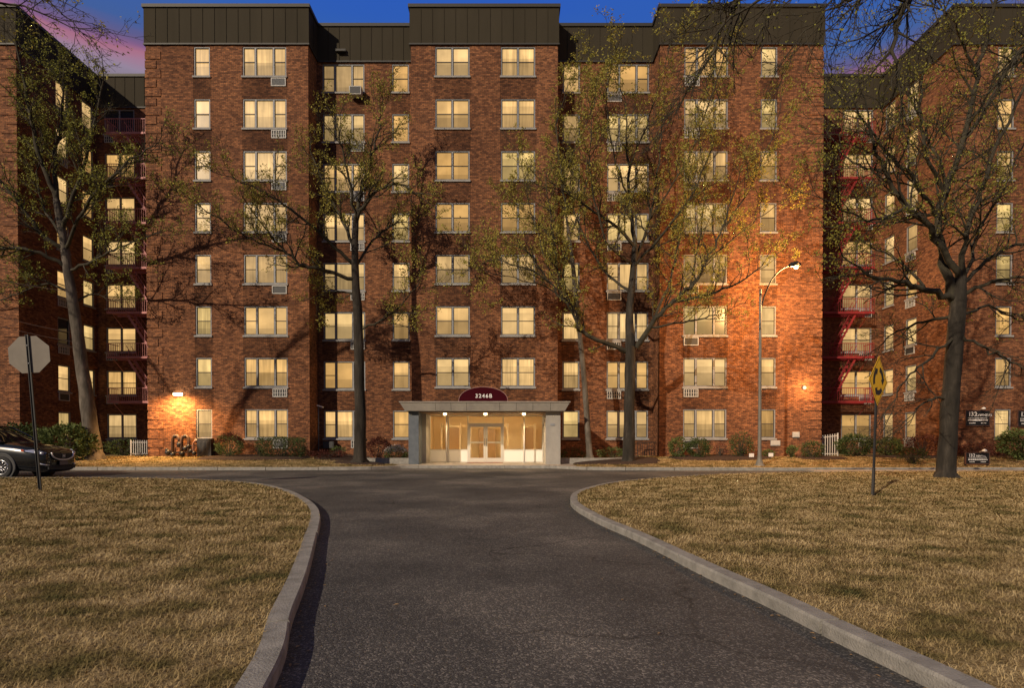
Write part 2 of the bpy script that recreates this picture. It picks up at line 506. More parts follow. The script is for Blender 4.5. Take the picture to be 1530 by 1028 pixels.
def spline(pts, n=10):
    P = [Vector((*p, 0)) for p in pts]; o = []
    for i in range(len(P) - 1):
        p0, p1, p2, p3 = P[max(i - 1, 0)], P[i], P[i + 1], P[min(i + 2, len(P) - 1)]
        for k in range(n):
            t = k / n
            o.append(.5 * ((2 * p1) + (p2 - p0) * t + (2 * p0 - 5 * p1 + 4 * p2 - p3) * t * t + (3 * p1 - p0 - 3 * p2 + p3) * t ** 3))
    o.append(P[-1])
    return o
def resample(P, step):
    o = [P[0]]; acc = 0
    for a, b_ in zip(P[:-1], P[1:]):
        L_ = (b_ - a).length; t = step - acc
        while t <= L_:
            o.append(a.lerp(b_, t / L_)); t += step
        acc = (acc + L_) % step if L_ >= step - acc else acc + L_
    return o
LEFT = [(-.75, -8), (-.80, -2), (-.95, 1.0), (-1.29, 3.09), (-1.60, 4.13), (-1.93, 5.34), (-2.52, 7.31), (-3.20, 9.48), (-3.72, 10.8), (-4.42, 12.2), (-5.47, 14.0), (-6.9, 15.9), (-8.4, 17.2), (-10.2, 18.1), (-12.9, 18.75), (-17, 18.9), (-24, 18.95), (-55, 19)]
RIGHT = [(3.4, -8), (2.9, -2), (2.5, 1.0), (2.26, 3.0), (2.15, 3.74), (2.06, 4.5), (1.87, 5.69), (1.74, 6.8), (1.57, 7.97), (1.40, 8.9), (1.23, 10.3), (1.19, 11.4), (1.26, 12.3), (1.42, 13.3), (1.85, 14.6), (2.68, 16.3), (3.75, 17.7), (5.4, 19.2), (8.2, 21.0), (12.1, 22.0), (18, 22.6), (55, 23.4)]
FAR = [(-55, 25.2), (-30, 25.1), (-16, 24.95), (-8.5, 25.0), (-6.6, 25.3), (-5.6, 26.0), (-4.6, 26.55), (-1, 26.65), (1.6, 26.5), (2.6, 25.9), (3.6, 25.0), (6, 24.75), (12, 24.55), (22, 24.6), (55, 25)]
KW, KH = .15, .10
def offset(P, dist):
    o = []
    for i, p in enumerate(P):
        t = (P[min(i + 1, len(P) - 1)] - P[max(i - 1, 0)]).normalized()
        n = Vector((-t.y, t.x, 0))
        o.append(p + n * dist)
    return o
def kerb(path, side, KH=KH, name='kerb'):
    P = resample(spline(path, 12), .1)
    A = offset(P, 0); B = offset(P, side * KW); A2 = offset(P, side * .012)
    b = MB(); i = 0; rr = random.Random(3)
    while i < len(P) - 2:
        j = min(i + rr.choice((17, 19, 21, 23)), len(P) - 1)
        rows = []
        dz = rr.uniform(-.006, .006); sh = rr.uniform(-.005, .005)
        for k in range(i, j + 1):
            a, a2, c = A[k].copy(), A2[k].copy(), B[k].copy()
            nn_ = (c - a).normalized() * sh; a += nn_; a2 += nn_; c += nn_
            if k == j and j < len(P) - 1:          # leave a 12 mm joint
                tt = (P[k] - P[k - 1]).normalized() * .026
                a -= tt; a2 -= tt; c -= tt
            rows.append([(a.x, a.y, -.02), (a.x, a.y, KH - .02 + dz), (a2.x, a2.y, KH + dz), (c.x, c.y, KH + dz), (c.x, c.y, -.02)])
        n = len(b.v)
        for r_ in rows: b.v += r_
        for k in range(len(rows) - 1):
            for q in range(4):
                f = (n + k * 5 + q, n + k * 5 + q + 1, n + (k + 1) * 5 + q + 1, n + (k + 1) * 5 + q)
                b.f.append(f if side < 0 else f[::-1])
        b.f.append((n, n + 1, n + 2, n + 3, n + 4)); m_ = n + (len(rows) - 1) * 5
        b.f.append((m_ + 4, m_ + 3, m_ + 2, m_ + 1, m_))
        i = j
    b.build(name, M['kerb'])
    tag(bpy.data.objects[-1] if False else COL.objects[-1], kind='structure')
    return B
eL = kerb(LEFT, 1)
eR = kerb(RIGHT, -1)
eF = kerb(FAR, 1, .135)
def lawn_patch(edge, far_pts, z=.085, name='lawn'):
    b = MB(); pts = [(p.x, p.y, z) for p in edge] + [(x, y, z) for x, y in far_pts]
    b.poly(pts)
    o = b.build(name, M['turf'])
    me = o.data
    import bmesh
    bm = bmesh.new(); bm.from_mesh(me); bmesh.ops.triangulate(bm, faces=bm.faces); bmesh.ops.recalc_face_normals(bm, faces=bm.faces)
    for f in bm.faces:
        if f.normal.z < 0: f.normal_flip()
    bm.to_mesh(me); bm.free()
    return tag(o, kind='structure')
lawn_patch(eL, [(-55, -8)])
lawn_patch(eR, [(55, -8)])
# far planted strip: a grid following far_z
edge = [(p.x, p.y) for p in eF]
ex = [p[0] for p in edge]; ey = [p[1] for p in edge]
b = MB(); cols = []
xs = np.concatenate([np.arange(-55, -12, 1.5), np.arange(-12, 10, .4), np.arange(10, 55.1, 1.5)])
for x in xs:
    y0 = float(np.interp(x, ex, ey))
    cols.append([(x, y0 + (38 - y0) * t, 0) for t in (0, .03, .07, .12, .18, .25, .33, .42, 1)])
for c in cols:
    for p in c: b.v.append((p[0], p[1], far_z(p[0], p[1]) - .005))
nr = 9
for i in range(len(cols) - 1):
    for j in range(nr - 1):
        b.f.append((i * nr + j, (i + 1) * nr + j, (i + 1) * nr + j + 1, i * nr + j + 1))
tag(b.build('lawn', M['turf']), kind='structure')
# concrete apron in front of the entrance, and the walk on the right
b = MB()
P = [p for p in eF if -5.5 < p.x < 3.0]
top = [(p.x, p.y, .132) for p in P] + [(2.95, 31.2, .132), (-5.75, 31.2, .132)]
b.poly(top)
tag(b.build('pavement', M['concrete']), kind='structure')
b = MB(); b.prism([(12.5, 22.35, .004), (12.5, 24.35, .004), (54, 24.85, .004), (54, 23.5, .004), (18, 22.85, .004)][::-1], (0, 0, .05))
tag(b.build('path', M['concrete']), kind='structure')
# dropped slabs and pale worn road marks along the far kerb
b = MB()
for x0, x1, y in ((-10.5, -8.8, 24.6), (-4.2, -2.8, 24.9), (.6, 2.6, 24.4)):
    b.quad((x0, y, .004), (x1, y + .03, .004), (x1, y + .10, .004), (x0, y + .07, .004))
tag(b.build('road_marking', M['concrete']), kind='structure')

def litter():
    rg = random.Random(21); b = MB(); b2 = MB()
    for path, side, n in ((offset(resample(spline(RIGHT, 12), .1), .0), 1, 420), (offset(resample(spline(LEFT, 12), .1), .0), -1, 260), (offset(resample(spline(FAR, 12), .1), .0), -1, 260)):
        nrm = offset(path, side)
        idx = [i for i, p in enumerate(path) if 2 < p.y and abs(p.x) < 24]
        for _ in range(n):
            i = rg.choice(idx); p = path[i]; o = (nrm[i] - p)
            q = p + o * (.015 + abs(rg.gauss(0, .06)) + (rg.random() < .12) * rg.uniform(0, 1.2))
            a = rg.uniform(0, 6.28); s_ = rg.uniform(.008, .026); c, d = math.cos(a) * s_, math.sin(a) * s_
            z = .006 + rg.random() * .006
            b.quad((q.x - c, q.y - d, z), (q.x + d * .5, q.y - c * .5, z + .004), (q.x + c, q.y + d, z + .002), (q.x - d * .5, q.y + c * .5, z + .006))
    tag(b.build('leaf_litter', noisy('dry_leaf', [(0.3, (.16, .09, .04)), (0.7, (.36, .24, .12))], 9, .9, 0)), 'dry brown leaf litter gathered along the foot of the kerbs', 'leaf litter', kind='stuff')
litter()

# ---------------------------------------------------------------- grass blades
def blades(regions, n, seed, name, hgt=(.035, .085)):
    rng = np.random.default_rng(seed)
    xs, ys, zs = [], [], []
    got = 0
    for test, (x0, x1, y0, y1), zf, share in regions:
        need = int(n * share); k = 0
        while k < need:
            # density falls with distance so blades stay about equally dense in the picture
            u = rng.random(need * 3)
            y = y0 * (y1 / y0) ** u
            x = rng.uniform(x0, x1, need * 3)
            ok = (np.abs(x) < y * 1.15 + 2.0) & (x > x0) & (x < x1)
            ok &= test(x, y)
            x, y = x[ok][:need - k], y[ok][:need - k]
            xs.append(x); ys.append(y); zs.append(zf(x, y)); k += len(x)
            if len(x) == 0: break
    x = np.concatenate(xs); y = np.concatenate(ys); z = np.concatenate(zs)
    N = len(x)
    az = rng.uniform(0, 2 * np.pi, N)
    tilt = rng.uniform(.85, 1.54, N)                 # mostly lying over
    L = rng.uniform(*hgt, N) * (1 + np.clip((y - 4) / 16, 0, .6))
    wd = rng.uniform(.0012, .0028, N) * (1 + np.clip((y - 3) / 4.0, 0, 3.4))
    dx, dy, dz = np.cos(az) * np.sin(tilt), np.sin(az) * np.sin(tilt), np.cos(tilt)
    px, py = -np.sin(az), np.cos(az)
    V = np.empty((N, 5, 3), np.float32)
    V[:, 0] = np.stack([x - px * wd, y - py * wd, z - .01], 1)
    V[:, 1] = np.stack([x + px * wd, y + py * wd, z - .01], 1)
    mx_, my_, mz_ = x + dx * L * .55, y + dy * L * .55, z + dz * L * .6
    V[:, 2] = np.stack([mx_ + px * wd * .8, my_ + py * wd * .8, mz_], 1)
    V[:, 3] = np.stack([mx_ - px * wd * .8, my_ - py * wd * .8, mz_], 1)
    cv = rng.uniform(-.8, .8, N)
    V[:, 4] = np.stack([mx_ + (dx + px * cv) * L * .5, my_ + (dy + py * cv) * L * .5, np.maximum(mz_ + dz * L * .18 - .004, z + .004)], 1)
    me = bpy.data.meshes.new(name)
    me.vertices.add(N * 5); me.vertices.foreach_set('co', V.reshape(-1))
    idx = (np.arange(N)[:, None] * 5)
    loops = np.concatenate([idx + np.array([0, 1, 2, 3]), idx + np.array([3, 2, 4])], 1).reshape(-1)
    me.loops.add(N * 7); me.loops.foreach_set('vertex_index', loops.astype(np.int32))
    st = np.empty(N * 2, np.int32); st[0::2] = np.arange(N) * 7; st[1::2] = np.arange(N) * 7 + 4
    tt = np.empty(N * 2, np.int32); tt[0::2] = 4; tt[1::2] = 3
    me.polygons.add(N * 2); me.polygons.foreach_set('loop_start', st); me.polygons.foreach_set('loop_total', tt)
    me.materials.append(M['blade'])
    me.update(calc_edges=True); me.validate()
    o = bpy.data.objects.new(name, me); COL.objects.link(o)
    return o
lx = np.array([p.x for p in eL if p.y > .5]); ly = np.array([p.y for p in eL if p.y > .5])
rx_ = np.array([p.x for p in eR if p.y > .5]); ry_ = np.array([p.y for p in eR if p.y > .5])
def in_left(x, y):
    ex_ = np.interp(y, ly, lx)
    return (x < ex_ - .01)
def in_right(x, y):
    ex_ = np.interp(y, ry_, rx_)
    return (x > ex_ + .01)
flat = lambda x, y: np.full(len(x), .085)
tag(blades([(in_left, (-26, 0, 2.3, 18.7), flat, .42), (in_right, (1, 34, 2.3, 22.8), flat, .58)], 640000, 5, 'grass'),
    'straw coloured dormant grass growing over both lawns beside the drive', 'grass', kind='stuff')
fz = np.vectorize(far_z)
def in_far(x, y):
    ye = np.interp(x, ex, ey)
    return (y > ye + .05) & ~((x > -5.9) & (x < 3.1))
tag(blades([(in_far, (-32, 34, 24.9, 30.2), lambda x, y: fz(x, y), 1)], 40000, 6, 'grass'),
    'olive tan grass strip in front of the brick building', 'grass', kind='stuff')

# ---------------------------------------------------------------- the apartment building
BLD = tag(empty('apartment_building', (-1.47, 33, 0)), 'eight storey red brick apartment block with lit windows and dark metal roof band', 'building')
BI = Matrix.Translation((1.47, -33, 0))
def bpart(mb, name, m, **kw):
    o = mb.build(name, m, None, **kw)
    o.parent = BLD; o.matrix_parent_inverse = BI
    return o
Y0, Y1, Y2 = 30.5, 31.9, 36.27
ZT, ZF, FL = 24.4, 22.38, 2.755
XL = (-19.48, -10.84, -5.38, 2.44, 7.89, 16.54)
WL, WR = -26.37, 23.5
TOPS = [22.27 - FL * k for k in range(8)]
WH = 1.57
REV = .12

wall = MB(); spand = MB()
wins = []         # (kind, origin point left-bottom, u direction, width, height, floor)
sleeves = []
def wall_plane(p0, p1, z0, z1, ops):
    """brick wall from p0 to p1 (seen from outside p0 is on the left); ops: (u0,u1,za,zb)"""
    p0, p1 = Vector((*p0, 0)), Vector((*p1, 0))
    u = (p1 - p0).normalized(); L_ = (p1 - p0).length
    n_in = Vector((-u.y, u.x, 0))
    us = sorted(set([0, L_] + [round(v, 4) for o in ops for v in o[:2]]))
    zs = sorted(set([z0, z1] + [round(v, 4) for o in ops for v in o[2:4]]))
    for a, b_ in zip(us[:-1], us[1:]):
        for c, d_ in zip(zs[:-1], zs[1:]):
            um, zm = (a + b_) / 2, (c + d_) / 2
            if any(o[0] < um < o[1] and o[2] < zm < o[3] for o in ops): continue
            A, B_ = p0 + u * a, p0 + u * b_
            wall.quad((A.x, A.y, c), (B_.x, B_.y, c), (B_.x, B_.y, d_), (A.x, A.y, d_))
    for (a, b_, c, d_) in ops:
        A, B_ = p0 + u * a, p0 + u * b_
        Ai, Bi = A + n_in * REV, B_ + n_in * REV
        wall.quad((A.x, A.y, c), (A.x, A.y, d_), (Ai.x, Ai.y, d_), (Ai.x, Ai.y, c))
        wall.quad((B_.x, B_.y, d_), (B_.x, B_.y, c), (Bi.x, Bi.y, c), (Bi.x, Bi.y, d_))
        wall.quad((A.x, A.y, d_), (B_.x, B_.y, d_), (Bi.x, Bi.y, d_), (Ai.x, Ai.y, d_))
        wall.quad((A.x, A.y, c), (Ai.x, Ai.y, c), (Bi.x, Bi.y, c), (B_.x, B_.y, c))
def windowed(p0, p1, cols, extra=(), floors=range(8), span=True):
    """cols: (kind, centre u, width, sleeve side or None)"""
    ops = list(extra)
    P0 = Vector((*p0, 0)); u = (Vector((*p1, 0)) - P0).normalized()
    out_ = Vector((u.y, -u.x, 0))
    for kind, c, w_, slv in cols:
        for k in floors:
            zt = TOPS[k]; zb = zt - WH
            ops.append((round(c - w_ / 2, 4), round(c + w_ / 2, 4), round(zb, 4), round(zt, 4)))
            wins.append((kind, P0 + u * (c - w_ / 2) + Vector((0, 0, zb)), u, w_, WH, k))
            if span and k < 7:
                A = P0 + u * (c - w_ / 2 - .05) + out_ * .004; B_ = P0 + u * (c + w_ / 2 + .05) + out_ * .004
                z_lo = TOPS[k + 1] + .02
                spand.quad((A.x, A.y, z_lo), (B_.x, B_.y, z_lo), (B_.x, B_.y, zb - .10), (A.x, A.y, zb - .10))
            if slv is not None:
                off = {'r': w_ / 2 - .80, 'l': -w_ / 2 + .02}[slv]
                sleeves.append((P0 + u * (c + off) + Vector((0, 0, zb - .10)), u, k, slv))
    wall_plane(p0, p1, 0, ZF, ops)
def U(x0, xc): return xc - x0
windowed((XL[0], Y0), (XL[1], Y0), [('single', -16.5 - XL[0], .86, None), ('triple', -13.17 - XL[0], 2.33, 'r')])
windowed((XL[1], Y1), (XL[2], Y1), [('triple', -9.38 - XL[1], 2.33, 'r'), ('single', -6.21 - XL[1], .95, None)])
ENT = (-4.62, 1.68, .12, 2.74)
windowed((XL[2], Y0), (XL[3], Y0), [('double', -3.175 - XL[2], 1.83, None), ('double', .32 - XL[2], 1.83, None)],
         extra=[(ENT[0] - XL[2], ENT[1] - XL[2], ENT[2], ENT[3])], floors=range(7))
windowed((XL[3], Y1), (XL[4], Y1), [('single', 3.30 - XL[3], .95, None), ('triple', 6.46 - XL[3], 2.33, 'l')])
windowed((XL[4], Y0), (XL[5], Y0), [('triple', 10.33 - XL[4], 2.33, 'l'), ('single', 13.68 - XL[4], .88, None)])
windowed((WL, Y2), (XL[0], Y2), [('double', -24.87 - WL, 1.9, 'l')], span=False)
windowed((XL[5], Y2), (WR, Y2), [('double', 21.93 - XL[5], 1.9, 'r')], span=False)
windowed((WL, Y0), (WL, Y2), [('single', 3.07, .92, 'l'), ('single', 5.08, .92, None)], span=False)
windowed((WR, Y2), (WR, Y0), [('single', Y2 - 35.6, .92, None), ('single', Y2 - 33.6, .92, 'l')], span=False)
windowed((-50, Y0), (WL, Y0), [('single', 50 - 29.2, .88, None), ('triple', 50 - 33.4, 2.33, None)], span=False)
windowed((WR, Y0), (50, Y0), [('single', 26.3 - WR, .88, None), ('triple', 30.6 - WR, 2.33, None)], span=False)
wall_plane((XL[1], Y0), (XL[1], Y1), 0, ZF, [])
wall_plane((XL[2], Y1), (XL[2], Y0), 0, ZF, [])
wall_plane((XL[3], Y0), (XL[3], Y1), 0, ZF, [])
wall_plane((XL[4], Y1), (XL[4], Y0), 0, ZF, [])
wall_plane((XL[0], Y2), (XL[0], Y0), 0, ZF, [])
wall_plane((XL[5], Y0), (XL[5], Y2), 0, ZF, [])
wall_plane((50, Y0), (50, 52), 0, ZF, []); wall_plane((50, 52), (-50, 52), 0, ZF, []); wall_plane((-50, 52), (-50, Y0), 0, ZF, [])
nw = len(wall.f); off_ = len(wall.v)
wall.v += spand.v; wall.f += [tuple(i + off_ for i in f) for f in spand.f]
wo = bpart(wall, 'wall', M['brick']); wo.data.materials.append(M['spandrel'])
for pgn in wo.data.polygons[nw:]: pgn.material_index = 1

# metal roof band with standing seams and a coping
OUT = [(-50, Y0), (WL, Y0), (WL, Y2), (XL[0], Y2), (XL[0], Y0), (XL[1], Y0), (XL[1], Y1), (XL[2], Y1), (XL[2], Y0), (XL[3], Y0),
       (XL[3], Y1), (XL[4], Y1), (XL[4], Y0), (XL[5], Y0), (XL[5], Y2), (WR, Y2), (WR, Y0), (50, Y0)]
def off_poly(P, dist):
    o = []
    for i, p in enumerate(P):
        p = Vector(p)
        n = Vector((0, 0))
        if i > 0:
            t = (p - Vector(P[i - 1])).normalized(); n += Vector((t.y, -t.x))
        if i < len(P) - 1:
            t = (Vector(P[i + 1]) - p).normalized(); n += Vector((t.y, -t.x))
        o.append(p + n * dist)
    return o
fs = MB(); cp = MB()
A = off_poly(OUT, .06)
for i in range(len(A) - 1):
    a, c = A[i], A[i + 1]
    fs.quad((a.x, a.y, ZF), (c.x, c.y, ZF), (c.x, c.y, ZT), (a.x, a.y, ZT))
    oa, oc = Vector(OUT[i]), Vector(OUT[i + 1])
    fs.quad((oa.x, oa.y, ZF), (oc.x, oc.y, ZF), (c.x, c.y, ZF), (a.x, a.y, ZF))
    t = (c - a).normalized(); n = Vector((t.y, -t.x)); L_ = (c - a).length
    k = max(2, round(L_ / .62))
    for q in range(1, k):
        p = a + t * (L_ * q / k)
        p0 = p - t * .009; p1 = p + t * .009; p2 = p1 + n * .025; p3 = p0 + n * .025
        fs.prism([(p0.x, p0.y, ZF + .002), (p3.x, p3.y, ZF + .002), (p2.x, p2.y, ZF + .002), (p1.x, p1.y, ZF + .002)], (0, 0, ZT - ZF - .08))
B1, B2 = off_poly(OUT, .13), off_poly(OUT, -.30)
for i in range(len(A) - 1):
    a, c, e, f = B1[i], B1[i + 1], B2[i + 1], B2[i]
    cp.quad((a.x, a.y, ZT - .12), (c.x, c.y, ZT - .12), (c.x, c.y, ZT + .05), (a.x, a.y, ZT + .05))
    cp.quad((a.x, a.y, ZT + .05), (c.x, c.y, ZT + .05), (e.x, e.y, ZT + .05), (f.x, f.y, ZT + .05))
    g, h = A[i + 1], A[i]
    cp.quad((a.x, a.y, ZT - .12), (h.x, h.y, ZT - .12), (g.x, g.y, ZT - .12), (c.x, c.y, ZT - .12))
    # drip strip at the foot of the band
    g2, h2 = off_poly(OUT, .085)[i + 1], off_poly(OUT, .085)[i]
    cp.quad((h2.x, h2.y, ZF - .05), (g2.x, g2.y, ZF - .05), (g2.x, g2.y, ZF + .03), (h2.x, h2.y, ZF + .03))
bpart(fs, 'roof_band', M['fascia']); bpart(cp, 'coping', M['coping'])
rf = MB(); rf.poly([(p[0], p[1], ZT - .3) for p in OUT] + [(50, 52, ZT - .3), (-50, 52, ZT - .3)])
bpart(rf, 'roof', M['coping'])

# corner quoins: alternating long and short blocks standing proud of the wall
def quoin(x, sgn, y=Y0, ret=None):
    q_ = MB()
    z = .45; k = 0
    while z < ZF - .5:
        w_ = .80 if k % 2 else .56
        x0, x1 = (x, x + w_) if sgn > 0 else (x - w_, x)
        e0, e1 = (x0 - .03, x1) if sgn > 0 else (x0, x1 + .03)
        q_.box(e0, e1, y - .035, y + .30, z, z + .40)
        z += .492; k += 1
    bpart(q_, 'quoin', M['quoin'])
quoin(XL[0], 1); quoin(XL[5], -1); quoin(WL, -1); quoin(WR, 1)

# windows -----------------------------------------------------------
def panes_of(kind, w_, h_):
    fr = .06; mu = .085
    if kind == 'single': divs = [(fr, w_ - fr, True)]
    elif kind == 'double':
        divs = [(fr, w_ / 2 - mu / 2, True), (w_ / 2 + mu / 2, w_ - fr, True)]
    else:
        s = (w_ - 2 * mu - 2 * fr); a = s * .285
        divs = [(fr, fr + a, True), (fr + a + mu, w_ - fr - a - mu, False), (w_ - fr - a, w_ - fr, True)]
    return divs, fr
cache = {}
def win_meshes(kind, w_, h_):
    key = (kind, round(w_, 2))
    if key in cache: return cache[key]
    divs, fr = panes_of(kind, w_, h_)
    f = MB(); s = MB(); p = MB()
    f.box(0, w_, .03, .11, 0, fr).box(0, w_, .03, .11, h_ - fr, h_)
    f.box(0, fr, .031, .11, fr, h_ - fr).box(w_ - fr, w_, .031, .11, fr, h_ - fr)
    for (a, b_, hung), nx_ in zip(divs, divs[1:]):
        f.box(b_, nx_[0], .022, .11, fr, h_ - fr)
    for a, b_, hung in divs:
        st = .028
        s.box(a, a + st, .06, .10, fr, h_ - fr).box(b_ - st, b_, .06, .10, fr, h_ - fr)
        s.box(a + st, b_ - st, .06, .10, fr, fr + st).box(a + st, b_ - st, .06, .10, h_ - fr - st, h_ - fr)
        if hung: s.box(a + st, b_ - st, .05, .10, h_ / 2 - .028, h_ / 2 + .012)
        p.quad((a + st, .092, fr + st), (b_ - st, .092, fr + st), (b_ - st, .092, h_ - fr - st), (a + st, .092, h_ - fr - st))
    sl_ = MB(); sl_.box(-.05, w_ + .05, -.07, .03, -.09, 0)
    cache[key] = [m_.build(n_, mt) .data for m_, n_, mt in ((f, 'frame', M['alu']), (s, 'sash', M['sash']), (p, 'pane', M['glow']), (sl_, 'sill', M['sill']))]
    for n_ in ('frame', 'sash', 'pane', 'sill'):
        pass
    return cache[key]
protos = set(COL.objects[:])
for kind, p, u, w_, h_, k in wins: win_meshes(kind, w_, h_)
for o in [o for o in COL.objects[:] if o not in protos]: bpy.data.objects.remove(o)
rr = random.Random(11)
for kind, p, u, w_, h_, k in wins:
    fm, sm, pm, slm = win_meshes(kind, w_, h_)
    rz = math.atan2(u.y, u.x)
    fo = bpy.data.objects.new(kind + '_window', fm); COL.objects.link(fo)
    fo.location = p; fo.rotation_euler = (0, 0, rz)
    fo.parent = BLD; fo.matrix_parent_inverse = BI
    for n_, me in (('sash', sm), ('pane', pm), ('sill', slm)):
        o = bpy.data.objects.new(n_, me); COL.objects.link(o); o.parent = fo
        if n_ == 'pane' and ((k == 0 and kind == 'double' and p.x < -22) or (k == 5 and abs(p.x - WL) < .1 and p.y < 34.5)):
            o.material_slots[0].link = 'OBJECT'; o.material_slots[0].material = M['darkpane']
# wall sleeves for air conditioners under the wide windows
gw = MB(); gw.box(0, .78, -.05, .1, -.44, -.40).box(0, .78, -.05, .1, -.04, 0).box(0, .04, -.05, .1, -.40, -.04).box(.74, .78, -.05, .1, -.40, -.04)
dk = MB(); dk.box(.04, .74, -.02, .1, -.40, -.04)
lv = MB()
for i in range(5): lv.box(.12 + i * .13, .155 + i * .13, -.045, -.02, -.40, -.04)
lv.box(.04, .74, -.04, -.02, -.235, -.215)
lw = MB()
for i in range(7): lw.box(.04, .74, -.045, -.02, -.385 + i * .05, -.365 + i * .05)
gwm, dkm, lvm, lwm = (x.build('t', mt).data for x, mt in ((gw, M['acwhite']), (dk, M['acdark']), (lv, M['acwhite']), (lw, M['alu'])))
for o in [o for o in COL.objects[:] if o.name.startswith('t') and (o.name == 't' or o.name.startswith('t.'))]: bpy.data.objects.remove(o)
for p, u, k, sd in sleeves:
    if rr.random() < .10: continue
    o = bpy.data.objects.new('air_sleeve', gwm); COL.objects.link(o)
    o.location = p; o.rotation_euler = (0, 0, math.atan2(u.y, u.x)); o.parent = BLD; o.matrix_parent_inverse = BI
    c = bpy.data.objects.new('sleeve_back', dkm); COL.objects.link(c); c.parent = o
    r_ = rr.random()
    if r_ < .75:
        c = bpy.data.objects.new('grille', lvm if r_ < .5 else lwm); COL.objects.link(c); c.parent = o

# entrance ----------------------------------------------------------
b = MB()                                  # canopy slab with an outward sloping front
x0, x1, yf, yb = -5.40, 2.78, 27.35, 30.46
zb, zt = 2.74, 3.14
b.v += [(x0 + .22, yf + .22, zb), (x1 - .22, yf + .22, zb), (x1 - .22, yb, zb), (x0 + .22, yb, zb), (x0, yf, zt), (x1, yf, zt), (x1, yb, zt), (x0, yb, zt)]
b.f += [(0, 3, 2, 1), (4, 5, 6, 7), (0, 1, 5, 4), (1, 2, 6, 5), (2, 3, 7, 6), (3, 0, 4, 7)]
can = bpart(b, 'entrance_canopy', M['canopy'])
def sub(mb, name, m, par, **kw):
    o = mb.build(name, m, None, **kw); o.parent = par
    return o
b = MB(); b.box(x0 - .03, x1 + .03, yf - .03, yb, zt, zt + .05)
for xx in (-4.2, -2.9, -1.6, -.3, 1.0, 2.1): b.box(xx, xx + .012, yf - .034, yf - .03, zt, zt + .05)
bpart(b, 'canopy_capping', M['concrete'])
b = MB()
for xx in (-3.7, -2.95, -2.2, -.6, .2, 1.0, 1.85):   # open joints in the sloping stone face
    b.prism([(xx, yf + .20, zb + .02), (xx + .014, yf + .20, zb + .02), (xx + .014, yf - .006 + .01, zt - .01), (xx, yf - .006 + .01, zt - .01)][::-1], (0, .02, 0))
bpart(b, 'canopy_joint', M['sash'])
for xa, xb, m_ in ((-5.08, -4.57, M['slate']), (1.66, 2.38, M['canopy'])):
    b = MB(); b.box(xa, xb, 27.9, 30.46, .12, zb - .004)
    c = bpart(b, 'column', m_, bevel=.01)
    c['label'] = 'blue grey stone entrance pier' if xa < 0 else 'pale stone entrance pier with small plate'
b = MB(); b.box(-4.566, -4.36, 28.9, 30.40, .133, zb - .003)
bpart(b, 'pier_return', M['canopy'])
b = MB(); b.box(1.88, 2.10, 27.88, 27.897, 2.02, 2.14)
bpart(b, 'number_plate', M['alu'])
b = MB(); b.box(x0 + .4, x1 - .4, 28.0, 30.44, zb - .06, zb - .004)
bpart(b, 'soffit', mat('soffit_wood', (.26, .17, .09), .7))
for xx in (-3.40, .63):
    b = MB(); b.tube([(xx, 29.55, .13), (xx, 29.55, zb - .06)], .035, 12)
    bpart(b, 'support_pole', M['white'], smooth=True)
lampm = emis('lamp_glass', (1, .74, .36), 9)
for xx in (-3.38, -1.34, .60):
    b = MB(); b.lathe((xx, 28.7, zb - .17), [(0, 0), (.05, .008), (.085, .04), (.09, .11)], 14)
    o = bpart(b, 'downlight', lampm, smooth=True)
    lamp('downlight_lamp', 'SPOT', (xx, 28.7, zb - .20), 130, (1, .68, .34), spot_size=R(150), spot_blend=.6, shadow_soft_size=.08)
# glazed front
YG = 30.33
fr = MB(); fr2 = MB(); gl = MB(); pn = MB()
zg0, zs, zd, zg1 = .135, .80, 2.16, 2.66
dx0, dx1, dm = -2.32, -.50, -1.41
def bar(b_, xa, xb, za, zc, d0=.0, d1=.07): b_.box(xa, xb, YG + d0, YG + d1, za, zc)
for xx in (-4.58, -3.42, dx0 - .06, dx1, .62, 1.60): bar(fr, xx, xx + .055, zg0, zg1)
bar(fr, -4.525, dx0 - .06, zs - .03, zs + .03, .003, .067); bar(fr, dx1 + .055, 1.60, zs - .03, zs + .03, .003, .067)
bar(fr, -4.525, 1.60, zg1 - .06, zg1, .003, .067); bar(fr, -4.525, dx0 - .06, zg0, zg0 + .05, .003, .067); bar(fr, dx1 + .055, 1.60, zg0, zg0 + .05, .003, .067)
bar(fr, dx0 - .005, dx1, zd, zd + .06, .003, .067)
for xa, xb in ((-4.525, -3.42), (-3.365, dx0 - .06), (dx1 + .055, .62), (.675, 1.60)):
    pn = MB(); pn.box(xa, xb, YG + .02, YG + .05, zg0 + .05, zs - .03); bpart(pn, 'kick_panel', M['white'])
    gl.box(xa, xb, YG + .033, YG + .039, zs + .03, zg1 - .06)
gl.box(dx0 - .005, dx1, YG + .033, YG + .039, zd + .06, zg1 - .06)
glass = mat('clear_glass', (1, 1, 1), .02, 0, .5)
bsdf(glass).inputs['Transmission Weight'].default_value = 1.0
bsdf(glass).inputs['IOR'].default_value = 1.05
fo = bpart(fr, 'shopfront_frame', M['doorframe'])
bpart(gl, 'lobby_glazing', glass)
